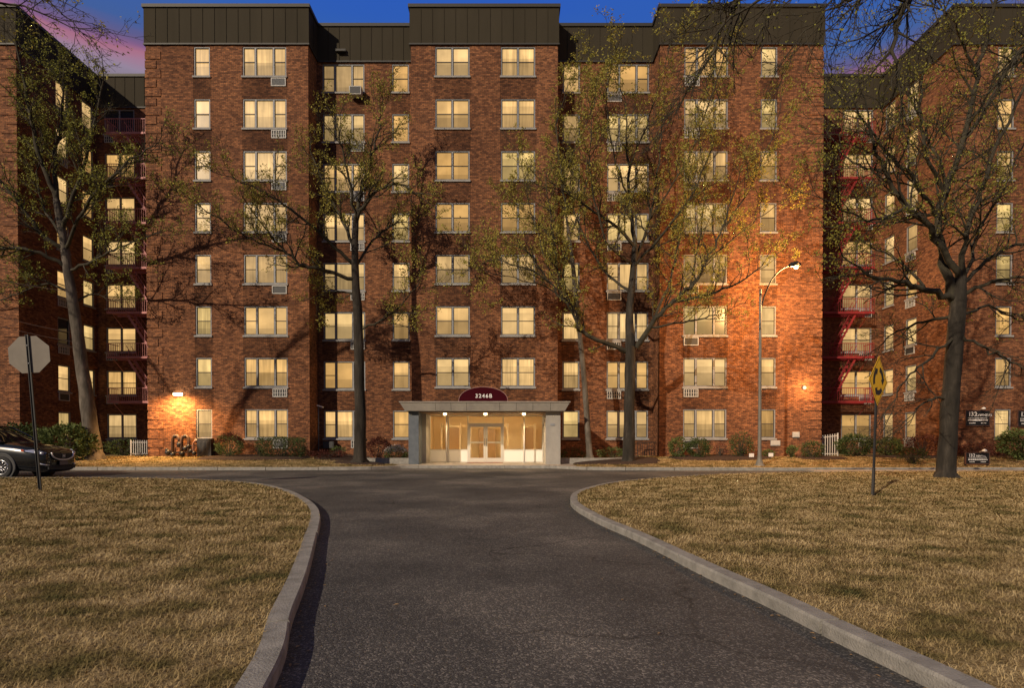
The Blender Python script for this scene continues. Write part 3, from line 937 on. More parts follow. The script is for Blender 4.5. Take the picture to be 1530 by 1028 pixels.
for xa, xb, hs in ((dx0, dm - .005, 1), (dm + .005, dx1, -1)):
    b = MB(); st = .10
    b.box(xa, xa + st, YG - .01, YG + .035, .15, zd - .01).box(xb - st, xb, YG - .01, YG + .035, .15, zd - .01)
    b.box(xa + st, xb - st, YG - .008, YG + .033, .15, .37).box(xa + st, xb - st, YG - .008, YG + .033, zd - .13, zd - .01).box(xa + st, xb - st, YG - .008, YG + .033, 1.15, 1.24)
    dr = bpart(b, 'entrance_door', M['doorframe'])
    g = MB(); g.box(xa + st, xb - st, YG + .008, YG + .014, .37, zd - .13)
    sub(g, 'pane', glass, dr)
    hx = xb - .05 if hs > 0 else xa + .05
    g = MB(); g.tube([(hx, YG - .01, 1.0), (hx, YG - .07, 1.02), (hx, YG - .07, 1.38), (hx, YG - .01, 1.40)], .014, 8)
    sub(g, 'handle', M['sash'], dr, smooth=True)
# lobby behind the glass
lob = mat('lobby_plaster', (.80, .62, .36), .8)
b = MB()
b.quad((-4.8, 35, .13), (1.9, 35, .13), (1.9, 35, 2.75), (-4.8, 35, 2.75))
b.quad((-4.8, 30.45, .13), (-4.8, 35, .13), (-4.8, 35, 2.75), (-4.8, 30.45, 2.75))
b.quad((1.9, 35, .13), (1.9, 30.45, .13), (1.9, 30.45, 2.75), (1.9, 35, 2.75))
b.quad((-4.8, 30.45, 2.75), (-4.8, 35, 2.75), (1.9, 35, 2.75), (1.9, 30.45, 2.75))
bpart(b, 'lobby_wall', lob)
b = MB(); b.quad((-4.8, 30.4, .14), (1.9, 30.4, .14), (1.9, 35, .14), (-4.8, 35, .14))
bpart(b, 'lobby_floor', mat('lobby_tile', (.22, .15, .09), .3))
b = MB()
for xx in (-4.2, -3.1, -2.5, -.3, .55, 1.3): b.box(xx, xx + .09, 33.6, 33.7, .14, 2.3)
b.box(-4.2, -3.1, 33.6, 33.7, 2.1, 2.18).box(-2.5, -.3, 33.6, 33.7, 2.1, 2.18).box(.55, 1.3, 33.6, 33.7, 2.1, 2.18)
bpart(b, 'inner_door_frame', mat('inner_frame', (.62, .50, .32), .5))
b = MB(); b.box(-4.0, -3.15, 33.9, 33.98, .14, 2.05).box(.68, 1.28, 33.9, 33.98, .14, 2.05).box(-2.0, -1.0, 34.2, 34.3, .14, 2.0)
bpart(b, 'inner_door', mat('inner_door_wood', (.36, .22, .10), .4))
b = MB(); b.box(-4.4, -2.5, 30.50, 30.66, 2.70, 2.74).box(-.4, 1.5, 30.50, 30.66, 2.70, 2.74).box(-2.3, -.6, 30.50, 30.66, 2.70, 2.74)
bpart(b, 'lobby_light', emis('lobby_tube', (1, .74, .40), 75, 'AUTO'))

b = MB(); b.box(-2.35, -.47, 29.55, 30.2, .134, .146)
tag(b.build('door_mat', mat('mat_red', (.20, .06, .035), .95), bevel=.004), 'thin red brown mat on the paving before the double doors', 'door mat')

# half-round canvas awning with the house number
b = MB(); pts = []
ax, aw, ah = -1.40, 1.20, .72
for i in range(25):
    a = math.pi * i / 24
    pts.append((ax - aw * math.cos(a), 27.75, zt + .055 + ah * math.sin(a) ** .85))
b.prism(pts, (0, 1.6, 0))
aw_ = bpart(b, 'awning', M['maroon'])
b = MB(); b.tube([(p[0], p[1] - .004, p[2]) for p in pts], .018, 6)
sub(b, 'awning_piping', mat('piping', (.30, .16, .14), .7), aw_)
t = text('house_number', '3246B', .27, M['lettering'], aw_, (ax + .02, 27.742, zt + .33), (R(90), 0, 0), .004)

# lamps and small fittings on the walls
b = MB(); b.box(-17.98, -17.56, 30.2, 30.36, 3.70, 3.83)
o = bpart(b, 'wall_lamp', emis('flood_glass', (1, .82, .50), 11), bevel=.01)
b = MB(); b.box(-17.54, -17.36, 30.22, 30.46, 3.66, 3.88).box(-18.0, -17.5, 30.22, 30.40, 3.835, 3.87)
sub(b, 'lamp_housing', M['sash'], o).parent = BLD
lamp('wall_lamp_light', 'SPOT', (-17.75, 29.5, 3.75), 1700, (1, .55, .20), spot_size=R(168), spot_blend=.8, shadow_soft_size=.12).rotation_euler = (R(12), 0, 0)
b = MB(); b.lathe((15.6, 30.36, 4.12), [(0, -.09), (.07, -.06), (.09, 0), (.07, .06), (0, .09)], 12)
bpart(b, 'globe_lamp', emis('globe_glass', (1, .8, .5), 1.6), smooth=True)
b = MB(); b.box(15.55, 15.65, 30.38, 30.5, 4.02, 4.22)
bpart(b, 'lamp_bracket', M['alu'])
lamp('globe_light', 'POINT', (15.6, 29.9, 4.1), 150, (1, .5, .18), shadow_soft_size=.09)
for xa, xb, za, zc in ((13.85, 14.35, 1.02, 1.30), (15.02, 15.38, 1.46, 1.76)):
    b = MB(); b.box(xa, xb, 30.42, 30.498, za, zc).box(xa + .04, xb - .04, 30.405, 30.42, za + .04, zc - .04)
    bpart(b, 'meter_box', M['acwhite'], bevel=.006)
b = MB(); b.box(-9.75, -9.20, 31.70, 31.84, 22.85, 22.98).box(-9.70, -9.25, 31.60, 31.72, 22.80, 22.86)
bpart(b, 'roof_vent', M['coping'])

# ---------------------------------------------------------------- fire escapes
def fire_escape(x0, x1, sx0, sx1, n, label, fm):
    """platforms X x0..x1; stairs drop from sx0 (top) to sx1 (bottom)"""
    root = tag(empty('fire_escape', ((x0 + x1) / 2, 35.7, 0)), label, 'fire escape')
    inv = Matrix.Translation((-(x0 + x1) / 2, -35.7, 0))
    def p(mb, name):
        o = mb.build(name, fm); o.parent = root; o.matrix_parent_inverse = inv; return o
    ya, yb = 35.15, 36.2
    for k in range(n):
        z = 3.70 + FL * k
        b = MB()
        b.box(x0, x1, ya, ya + .06, z - .09, z + .04).box(x0, x1, yb - .05, yb, z - .09, z + .04)
        for i in range(int((x1 - x0) / .14)):
            b.box(x0 + .02 + i * .14, x0 + .07 + i * .14, ya + .06, yb - .05, z - .01, z + .02)
        b.tube([(x0 + .3, yb + .03, z - .8), (x0 + .3, ya + .1, z - .06)], .02, 5).tube([(x1 - .3, yb + .03, z - .8), (x1 - .3, ya + .1, z - .06)], .02, 5)
        p(b, 'platform')
        b = MB()
        b.box(x0, x1, ya, ya + .035, z + .82, z + .86).box(x0, x0 + .035, ya + .035, yb, z + .82, z + .86).box(x1 - .035, x1, ya + .035, yb, z + .82, z + .86)
        m_ = int((x1 - x0) / .13)
        for i in range(m_ + 1):
            xx = x0 + .01 + (x1 - x0 - .04) * i / m_
            b.box(xx, xx + .018, ya + .01, ya + .028, z + .04, z + .82)
        for xx in (x0 + .01, x1 - .03):
            for i in range(6): b.box(xx, xx + .018, ya + .15 + i * .16, ya + .168 + i * .16, z + .02, z + .82)
        p(b, 'railing')
        if k > 0:
            b = MB(); zt_, zb_ = z - .05, z - FL + .05
            for yy in (ya + .12, ya + .62):
                a, c = Vector((sx0, yy, zt_)), Vector((sx1, yy, zb_))
                dn = Vector((0, 0, .24))
                b.prism([a, a + dn, c + dn, c], (0, .03, 0))
                b.tube([a + Vector((0, 0, .8)), c + Vector((0, 0, .8))], .018, 5)
                for t_ in (.1, .4, .7, .95):
                    q = a.lerp(c, t_); b.tube([q, q + Vector((0, 0, .8))], .012, 4)
            for i in range(10):
                q = Vector((sx0, ya, zt_)).lerp(Vector((sx1, ya, zb_)), (i + .5) / 10)
                b.box(q.x - .11, q.x + .11, ya + .15, ya + .62, q.z + .05, q.z + .075)
            p(b, 'stair')
    return root
fire_escape(-25.0, -20.7, -23.9, -22.2, 7, 'faded red fire escape against the shaded back wall beside the stop sign tree', noisy('faded_red_paint', [(0.3, (.42, .15, .14)), (0.7, (.58, .26, .24))], 4, .55, .1))  # lit look put into the colour: red lightened to show in the shade
fire_escape(18.4, 22.35, 21.35, 19.9, 7, 'deep red fire escape climbing the wall beside the brick corner lit by the street lamp', noisy('bright_red_paint', [(0.3, (.20, .018, .02)), (0.7, (.30, .035, .035))], 4, .5, .1))

# ---------------------------------------------------------------- trees
def rnd_dir(rg, base, spread):
    v = Vector(base).normalized()
    o = v.orthogonal().normalized(); p = v.cross(o)
    a = rg.uniform(0, 2 * math.pi); s = math.tan(spread)
    return (v + (o * math.cos(a) + p * math.sin(a)) * s).normalized()
LX = np.array
def smooth_line(pts, rad, n=5):
    P = [Vector(p) for p in pts]; o = []; r = []
    for i in range(len(P) - 1):
        p0, p1, p2, p3 = P[max(i - 1, 0)], P[i], P[i + 1], P[min(i + 2, len(P) - 1)]
        for k in range(n):
            t = k / n
            o.append(.5 * ((2 * p1) + (p2 - p0) * t + (2 * p0 - 5 * p1 + 4 * p2 - p3) * t * t + (3 * p1 - p0 - 3 * p2 + p3) * t ** 3))
            r.append(rad[i] * (1 - t) + rad[i + 1] * t)
    o.append(P[-1]); r.append(rad[-1])
    return o, r
def tree(name, Yb, trunk, limbs, label, seed, leaf='leaf', density=1.0, leaves=1.0, group=None, bark='bark', up=.35, twl=1.0, flare=True, ymax=None, leafsize=1.0, zleaf=3.0, spread=1.0):
    rg = random.Random(seed)
    tb = at(trunk[0][0], trunk[0][1], Yb + trunk[0][3])
    root = tag(empty(name, tb), label, 'tree', group)
    inv = Matrix.Translation(-tb)
    T = MB(); B = MB(); Lf = []
    pts = [at(x, y, Yb + dy) for x, y, r, dy in trunk]; rad = [r for x, y, r, dy in trunk]
    P, r_ = smooth_line(pts, rad, 6)
    # uneven, slightly knobbly trunk with a root flare
    side = 14; ref = Vector((1, 0, 0)); base = len(T.v)
    if flare:
        P = [P[0] + Vector((0, 0, -.12)), P[0] + Vector((0, 0, .04)), P[0] + Vector((0, 0, .16))] + P[1:]
        r_ = [r_[0] * 1.7, r_[0] * 1.25, r_[0] * 1.06] + r_[1:]
    for i, p in enumerate(P):
        t = (P[min(i + 1, len(P) - 1)] - P[max(i - 1, 0)]).normalized()
        rf_ = (ref - t * ref.dot(t)).normalized(); bb = t.cross(rf_)
        for q in range(side):
            a = 2 * math.pi * q / side
            dn = noise.noise(Vector((math.cos(a) * 1.3, math.sin(a) * 1.3, p.z * .9 + seed)))
            rr_ = r_[i] * (1 + .16 * dn + (.22 * math.sin(a * 5 + seed) if (flare and i < 2) else 0))
            T.v.append(tuple(p + (rf_ * math.cos(a) + bb * math.sin(a)) * rr_))
    for i in range(len(P) - 1):
        for q in range(side):
            q2 = (q + 1) % side
            T.f.append((base + i * side + q, base + i * side + q2, base + (i + 1) * side + q2, base + (i + 1) * side + q))
    def leafs(p, d_, n):
        for _ in range(n):
            q = p + Vector((rg.gauss(0, .06), rg.gauss(0, .06), rg.gauss(0, .05)))
            dd = rnd_dir(rg, d_, 1.0) if rg.random() < .7 else Vector((rg.gauss(0, 1), rg.gauss(0, 1), rg.gauss(-.4, .7))).normalized()
            s_ = rg.uniform(.06, .125) * leafsize
            o = dd.orthogonal().normalized(); o = (o * math.cos(a0 := rg.uniform(0, 6.28)) + dd.cross(o) * math.sin(a0))
            Lf.append((q, q + dd * s_ * .5 + o * s_ * .26, q + dd * s_, q + dd * s_ * .5 - o * s_ * .26))
    def grow(p, d_, length, rad_, lvl):
        n = {1: 7, 2: 5, 3: 3}[lvl]
        pts_ = [p.copy()]; dirs = [d_]
        q = p.copy(); v = d_.copy()
        for i in range(n):
            v = (v + Vector((rg.gauss(0, .17), rg.gauss(0, .17), rg.gauss(0, .13) + up * .16))).normalized()
            q = q + v * (length / n); pts_.append(q.copy()); dirs.append(v.copy())
        rads = [rad_ * (1 - .8 * i / n) + .0025 for i in range(n + 1)]
        B.tube(pts_, rads, 5 if lvl == 1 else 3, cap=False)
        if lvl < 3:
            m_ = max(3, int((length / ({1: .24, 2: .17}[lvl])) * density))
            for j in range(m_):
                t = .14 + .86 * (j + rg.random() * .8) / m_
                t = min(t, .999); i = int(t * n); f_ = t * n - i
                s_ = pts_[i].lerp(pts_[i + 1], f_)
                dd = rnd_dir(rg, dirs[i + 1], rg.uniform(.55, .95) * spread)
                dd = (dd + Vector((0, 0, up * .5))).normalized()
                grow(s_, dd, length * rg.uniform(.28, .52) * (1.15 - t * .5), max(rads[i] * .5, .004), lvl + 1)
        else:
            for i in range(1, n + 1):
                if q.z > zleaf + rg.gauss(0, .8) and rg.random() < .80 * min(leaves, 1) and noise.noise(q * .55) > -.28:
                    leafs(pts_[i], dirs[i], 1 + int(leaves * 2.6 + rg.random()))
    for lb in limbs:
        pp = [at(x, y, Yb + dy) for x, y, r, dy in lb]
        rd = [r for x, y, r, dy in lb]
        P2, R2 = smooth_line(pp, rd, 5)
        P2 = [p + Vector((rg.gauss(0, .035), rg.gauss(0, .035), rg.gauss(0, .035))) if 0 < i < len(P2) - 1 else p for i, p in enumerate(P2)]
        B.tube(P2, R2, 9, cap=False)
        Ltot = sum((b_ - a).length for a, b_ in zip(P2[:-1], P2[1:]))
        m_ = int(Ltot / .42 * density)
        for j in range(m_):
            t = .16 + .84 * (j + rg.random()) / m_
            t = min(t, .999) * (len(P2) - 1); i = int(t)
            s_ = P2[i].lerp(P2[i + 1], t - i)
            d0 = (P2[i + 1] - P2[i]).normalized()
            dd = rnd_dir(rg, d0, rg.uniform(.5, 1.0) * spread)
            dd = (dd + Vector((0, 0, up * .35))).normalized()
            ln = rg.uniform(.9, 2.3) * twl
            grow(s_, dd, ln, min(R2[i] * .5, .035), 1)
        grow(P2[-1], (P2[-1] - P2[-2]).normalized(), 1.5 * twl, R2[-1], 1)
    def p(mb, n_, m_, sm=False):
        o = mb.build(n_, m_, None, smooth=sm); o.parent = root; o.matrix_parent_inverse = inv; return o
    p(T, 'trunk', M[bark], True); p(B, 'branches', M['branch'], True)
    if Lf:
        N = len(Lf)
        me = bpy.data.meshes.new('crown')
        V = np.array([[tuple(v) for v in q] for q in Lf], np.float32)
        me.from_pydata(V.reshape(-1, 3).tolist(), [], (np.arange(N)[:, None] * 4 + np.arange(4)).tolist())
        me.materials.append(M[leaf]); me.update()
        o = bpy.data.objects.new('crown', me); COL.objects.link(o); o.parent = root; o.matrix_parent_inverse = inv
    return root, len(Lf), len(B.f)

TG = 'young leafing trees in front of the building'
info = []
info.append(tree('street_tree', 28.8,
    [(141, 685, .38, 0), (133, 620, .33, 0), (124, 550, .29, 0), (115, 480, .25, 0), (106, 420, .22, 0), (98, 360, .19, 0), (88, 300, .15, 0)],
    [[(100, 375, .12, 0), (60, 345, .10, -.6), (20, 290, .08, -1.2), (-30, 240, .05, -1.6)],
     [(104, 400, .10, 0), (50, 375, .08, -.8), (0, 372, .06, -1.2), (-50, 365, .03, -1.5)],
     [(108, 405, .08, 0), (150, 385, .06, -.8), (190, 368, .04, -1.6), (235, 350, .02, -2.2)],
     [(88, 300, .13, 0), (62, 230, .10, -.4), (45, 150, .07, -.6), (30, 70, .03, -.8)],
     [(88, 300, .12, 0), (88, 230, .09, .3), (98, 170, .06, .6), (100, 120, .03, 1.0)],
     [(96, 345, .11, 0), (118, 280, .08, -.6), (140, 210, .06, -1.0), (158, 130, .03, -1.2)],
     [(100, 375, .09, 0), (140, 300, .07, -1.2), (190, 250, .05, -2.0), (240, 215, .02, -2.6)],
     [(110, 440, .07, 0), (70, 425, .05, .6), (30, 440, .03, 1.0), (-10, 455, .02, 1.3)],
     [(98, 360, .08, 0), (70, 310, .06, 1.0), (60, 260, .04, 1.6), (75, 200, .02, 2.0)],
     [(112, 455, .05, 0), (140, 440, .04, .5), (165, 450, .02, .8)]],
    'pale barked tree with mottled trunk beside the white fence panel and the dark car', 1, 'leaf_green', group=TG, bark='bark_pale', leaves=.7, density=1.2))
info.append(tree('street_tree', 27.5,
    [(538, 691, .31, 0), (538, 620, .265, 0), (537, 540, .24, 0), (535, 470, .22, 0), (532, 420, .19, 0), (531, 375, .16, 0), (533, 330, .13, 0)],
    [[(531, 420, .10, 0), (495, 406, .085, -.6), (455, 396, .07, -1.2), (425, 372, .05, -1.6), (392, 335, .03, -2.0)],
     [(430, 378, .05, -1.5), (380, 360, .04, -2.2), (330, 330, .03, -2.8), (290, 300, .015, -3.2)],
     [(533, 330, .10, 0), (555, 295, .08, -.5), (590, 276, .05, -.9), (625, 290, .03, -1.2)],
     [(533, 335, .11, 0), (545, 275, .08, .3), (560, 225, .05, .5), (572, 175, .025, .7)],
     [(531, 375, .09, 0), (512, 330, .07, .6), (488, 285, .05, 1.2), (465, 225, .025, 1.8)],
     [(528, 395, .09, 0), (480, 350, .07, -1.0), (435, 315, .05, -1.8), (390, 285, .03, -2.4), (330, 262, .015, -3.0)],
     [(540, 492, .06, 0), (575, 476, .045, -.5), (605, 450, .03, -.9), (625, 425, .015, -1.2)],
     [(533, 340, .08, 0), (525, 280, .06, -.8), (515, 235, .04, -1.3), (505, 190, .02, -1.6)],
     [(532, 400, .07, 0), (560, 360, .055, 1.0), (590, 335, .035, 1.6), (620, 335, .015, 2.0)],
     [(534, 440, .05, 0), (505, 436, .04, .6), (470, 445, .02, 1.0)]],
    'slender dark tree in front of the left recess beside the entrance canopy', 2, 'leaf', group=TG, leaves=.75, density=1.2))
info.append(tree('street_tree', 27.5,
    [(939, 691, .31, 0), (940, 620, .26, 0), (941, 550, .245, 0), (941, 515, .24, 0), (940, 470, .18, 0), (945, 410, .155, 0), (948, 370, .13, 0)],
    [[(937, 525, .13, 0), (900, 511, .10, -.4), (866, 492, .085, -.8), (852, 462, .06, -1.0), (820, 420, .045, -1.3), (785, 375, .03, -1.6)],
     [(857, 470, .05, -.9), (835, 410, .045, -1.5), (825, 340, .03, -2.0), (815, 270, .02, -2.4)],
     [(948, 370, .11, 0), (940, 300, .085, .2), (936, 220, .05, .4), (932, 150, .025, .6)],
     [(948, 370, .09, 0), (918, 338, .07, -.6), (880, 312, .05, -1.2), (840, 285, .025, -1.8)],
     [(950, 520, .15, 0), (975, 482, .12, -.5), (1000, 455, .10, -.9), (1030, 430, .08, -1.2), (1055, 392, .06, -1.5), (1080, 340, .045, -1.8), (1100, 275, .02, -2.0)],
     [(1005, 452, .07, -.9), (1060, 440, .055, -1.8), (1110, 418, .035, -2.4), (1150, 385, .018, -2.8)],
     [(947, 390, .09, 0), (970, 330, .065, .8), (982, 260, .045, 1.2), (988, 180, .02, 1.6)],
     [(945, 400, .07, 0), (995, 345, .055, -1.2), (1035, 290, .035, -1.8), (1060, 225, .02, -2.4)],
     [(942, 440, .07, 0), (900, 400, .055, 1.0), (870, 350, .04, 1.6), (850, 290, .02, 2.0)],
     [(975, 482, .07, -.5), (1000, 420, .055, .4), (1015, 350, .04, .8), (1025, 290, .02, 1.0)],
     [(975, 490, .05, -.5), (1030, 480, .04, -1.4), (1075, 470, .02, -2.0)],
     [(946, 395, .06, 0), (905, 360, .045, -1.5), (880, 250, .03, -2.0), (885, 170, .015, -2.2)],
     [(940, 300, .05, .1), (915, 230, .035, -1.0), (905, 150, .025, -1.4), (915, 90, .012, -1.6)],
     [(938, 260, .05, .2), (965, 190, .035, -.8), (985, 120, .022, -1.4), (1000, 70, .012, -1.6)],
     [(970, 330, .045, .8), (1015, 260, .035, .2), (1050, 180, .025, -.4), (1070, 110, .012, -.8)],
     [(1055, 392, .05, -1.5), (1090, 360, .035, -1.0), (1130, 330, .025, -.6), (1170, 300, .012, -.4)],
     [(1080, 340, .04, -1.8), (1120, 280, .03, -1.4), (1150, 210, .02, -1.2), (1165, 150, .010, -1)],
     [(1030, 430, .05, -1.2), (1045, 350, .035, -.4), (1050, 270, .025, 0), (1040, 200, .012, .2)],
     [(820, 420, .035, -1.3), (780, 400, .025, -1.6), (740, 390, .018, -1.8), (705, 400, .010, -2)],
     [(852, 462, .04, -1.0), (815, 390, .03, -.4), (790, 300, .02, .2), (775, 230, .010, .4)]],
    'wide forking dark tree standing between the entrance canopy and the street lamp', 3, 'leaf', group=TG, leaves=.85))
info.append(tree('street_tree', 28.9,
    [(881, 686, .17, 0), (876, 610, .145, 0), (870, 540, .13, 0), (863, 470, .12, 0), (856, 400, .11, 0), (848, 340, .08, 0)],
    [[(848, 340, .06, 0), (838, 270, .05, .1), (830, 190, .03, .2)],
     [(856, 400, .05, 0), (820, 350, .035, -.5), (790, 320, .02, -.8), (770, 310, .01, -1)],
     [(862, 460, .045, 0), (815, 430, .03, -.5), (760, 415, .02, -.9), (720, 405, .01, -1.1)],
     [(850, 360, .045, 0), (870, 300, .035, .2), (880, 230, .015, .3)],
     [(830, 190, .03, .2), (845, 140, .02, .4), (860, 110, .01, .5)],
     [(838, 270, .035, .1), (870, 200, .025, -.4), (900, 130, .012, -.8)]],
    'thin leaning tree with narrow grey trunk just right of the entrance canopy', 4, 'leaf', group=TG, leaves=1.0, bark='bark_pale'))
info.append(tree('street_tree', 18.7,
    [(1414, 714, .29, 0), (1417, 640, .255, 0), (1421, 570, .24, 0), (1426, 500, .235, 0), (1430, 450, .23, 0), (1432, 415, .18, 0)],
    [[(1420, 446, .11, 0), (1380, 432, .09, -.4), (1344, 423, .07, -.7), (1290, 407, .04, -1.1), (1255, 380, .02, -1.4)],
     [(1426, 455, .15, 0), (1408, 395, .13, .1), (1398, 325, .11, .3), (1410, 285, .095, .4), (1435, 210, .08, .5), (1455, 120, .065, .6), (1475, 30, .05, .6), (1495, -40, .03, .6)],
     [(1430, 420, .11, 0), (1385, 342, .09, -.5), (1352, 311, .075, -.8), (1320, 255, .055, -1.1), (1296, 195, .03, -1.4)],
     [(1398, 325, .06, .3), (1368, 320, .05, .9), (1330, 330, .035, 1.4), (1290, 335, .02, 1.8)],
     [(1432, 420, .10, 0), (1440, 350, .08, -.3), (1462, 290, .06, -.5), (1490, 210, .05, -.6), (1540, 90, .03, -.8)],
     [(1437, 445, .07, 0), (1471, 424, .055, -.5), (1520, 416, .04, -.8), (1570, 410, .02, -1)],
     [(1435, 425, .07, 0), (1484, 380, .055, .6), (1535, 362, .04, 1.0), (1580, 350, .02, 1.4)],
     [(1428, 500, .05, 0), (1470, 520, .04, -.6), (1510, 540, .025, -1.0), (1545, 560, .012, -1.2)],
     [(1422, 505, .05, 0), (1385, 540, .04, -.5), (1355, 565, .025, -.8), (1335, 600, .012, -1.0)],
     [(1419, 596, .045, 0), (1385, 598, .035, -.3), (1366, 618, .015, -.5)],
     [(1410, 290, .07, .4), (1380, 235, .055, .0), (1370, 160, .04, -.3), (1385, 90, .03, -.5), (1410, 10, .02, -.6)],
     [(1425, 470, .06, 0), (1385, 480, .05, .7), (1340, 495, .03, 1.2), (1310, 520, .015, 1.5)],
     [(1440, 470, .05, 0), (1480, 460, .04, .8), (1520, 480, .02, 1.2)],
     [(1398, 325, .07, .3), (1360, 270, .055, -.6), (1310, 220, .04, -1.0), (1270, 150, .02, -1.4)],
     [(1430, 440, .07, 0), (1460, 350, .05, 1.2), (1500, 270, .035, 1.8), (1535, 200, .02, 2.2)],
     [(1410, 285, .06, .4), (1385, 210, .045, 1.4), (1345, 130, .03, 2.0), (1300, 60, .015, 2.4)],
     [(1435, 210, .05, .5), (1480, 150, .035, 1.4), (1520, 60, .02, 2.0)],
     [(1352, 311, .05, -.8), (1310, 330, .035, -1.6), (1265, 320, .025, -2.2), (1230, 300, .012, -2.6)],
     [(1320, 255, .045, -1.1), (1280, 250, .03, -.6), (1245, 220, .02, -.2), (1225, 180, .010, 0)],
     [(1380, 432, .05, -.4), (1340, 390, .035, .4), (1300, 370, .025, .8), (1255, 330, .012, 1.0)],
     [(1455, 120, .05, .6), (1430, 60, .035, .0), (1400, 20, .02, -.4)]],
    'big dark tree with spreading bare limbs on the right lawn edge by the yellow sign', 5, 'leaf_green', group=TG, leaves=.62, up=.15, density=1.05, leafsize=.8, twl=1.0, zleaf=5.8))
# trees beyond the frame whose branches hang into the picture
info.append(tree('street_tree', 11.5,
    [(1900, 775, .36, 0), (1880, 600, .32, 0), (1850, 350, .29, 0), (1830, 150, .25, 0)],
    [[(1840, 200, .14, 0), (1700, -60, .10, 0), (1560, -140, .085, -.2), (1440, -90, .07, -.3), (1365, -10, .055, -.3), (1332, 60, .035, -.2), (1342, 160, .012, -.1)],
     [(1700, -60, .08, 0), (1520, -190, .07, .4), (1340, -190, .06, .8), (1200, -110, .055, 1.0), (1095, 10, .045, 1.1), (1062, 85, .028, 1.2), (1005, 170, .010, 1.3)],
     [(1560, -140, .06, -.2), (1400, -100, .05, .3), (1290, -10, .035, .6), (1240, 20, .02, .7), (1190, 60, .010, .8)],
     [(1440, -90, .05, -.3), (1330, -60, .04, -.8), (1180, -20, .03, -1.2), (1080, 40, .015, -1.5)],
     [(1830, 150, .12, 0), (1680, 60, .09, .5), (1560, 50, .06, .8), (1500, 110, .03, 1.0), (1450, 190, .012, 1.1)],
     [(1830, 150, .12, 0), (1780, -150, .09, .5), (1700, -350, .05, .8)]],
    'tree beyond the right edge whose dark twiggy branches hang across the top of the view', 6, 'leaf_green', leaves=.22, up=-.05, density=1.3, twl=.8, spread=.9, leafsize=.6))
info.append(tree('street_tree', 17.5,
    [(-520, 720, .36, 0), (-515, 560, .31, 0), (-500, 420, .28, 0), (-490, 330, .22, 0)],
    [[(-495, 370, .13, 0), (-380, 220, .10, .5), (-240, 100, .07, .8), (-110, 30, .05, 1.0), (20, 10, .03, 1.2), (110, 45, .015, 1.3)],
     [(-240, 100, .05, .8), (-120, -30, .045, .3), (20, -60, .03, .1), (75, 0, .02, 0), (130, 55, .010, 0)],
     [(-490, 330, .13, 0), (-450, 180, .10, -.3), (-400, 40, .06, -.6), (-330, -80, .03, -.8)],
     [(-490, 330, .12, 0), (-540, 180, .09, .5), (-600, 40, .05, 1.0)],
     [(-495, 380, .10, 0), (-600, 300, .08, -.5), (-700, 200, .04, -1)],
     [(-495, 360, .09, 0), (-420, 300, .07, -1.0), (-330, 260, .05, -1.8), (-250, 200, .03, -2.4)]],
    'tree beyond the left edge with thin bare twigs reaching into the sky corner', 7, 'leaf', leaves=.35, density=.7, up=.1))
print('TREES', [(a, b_) for _, a, b_ in info])

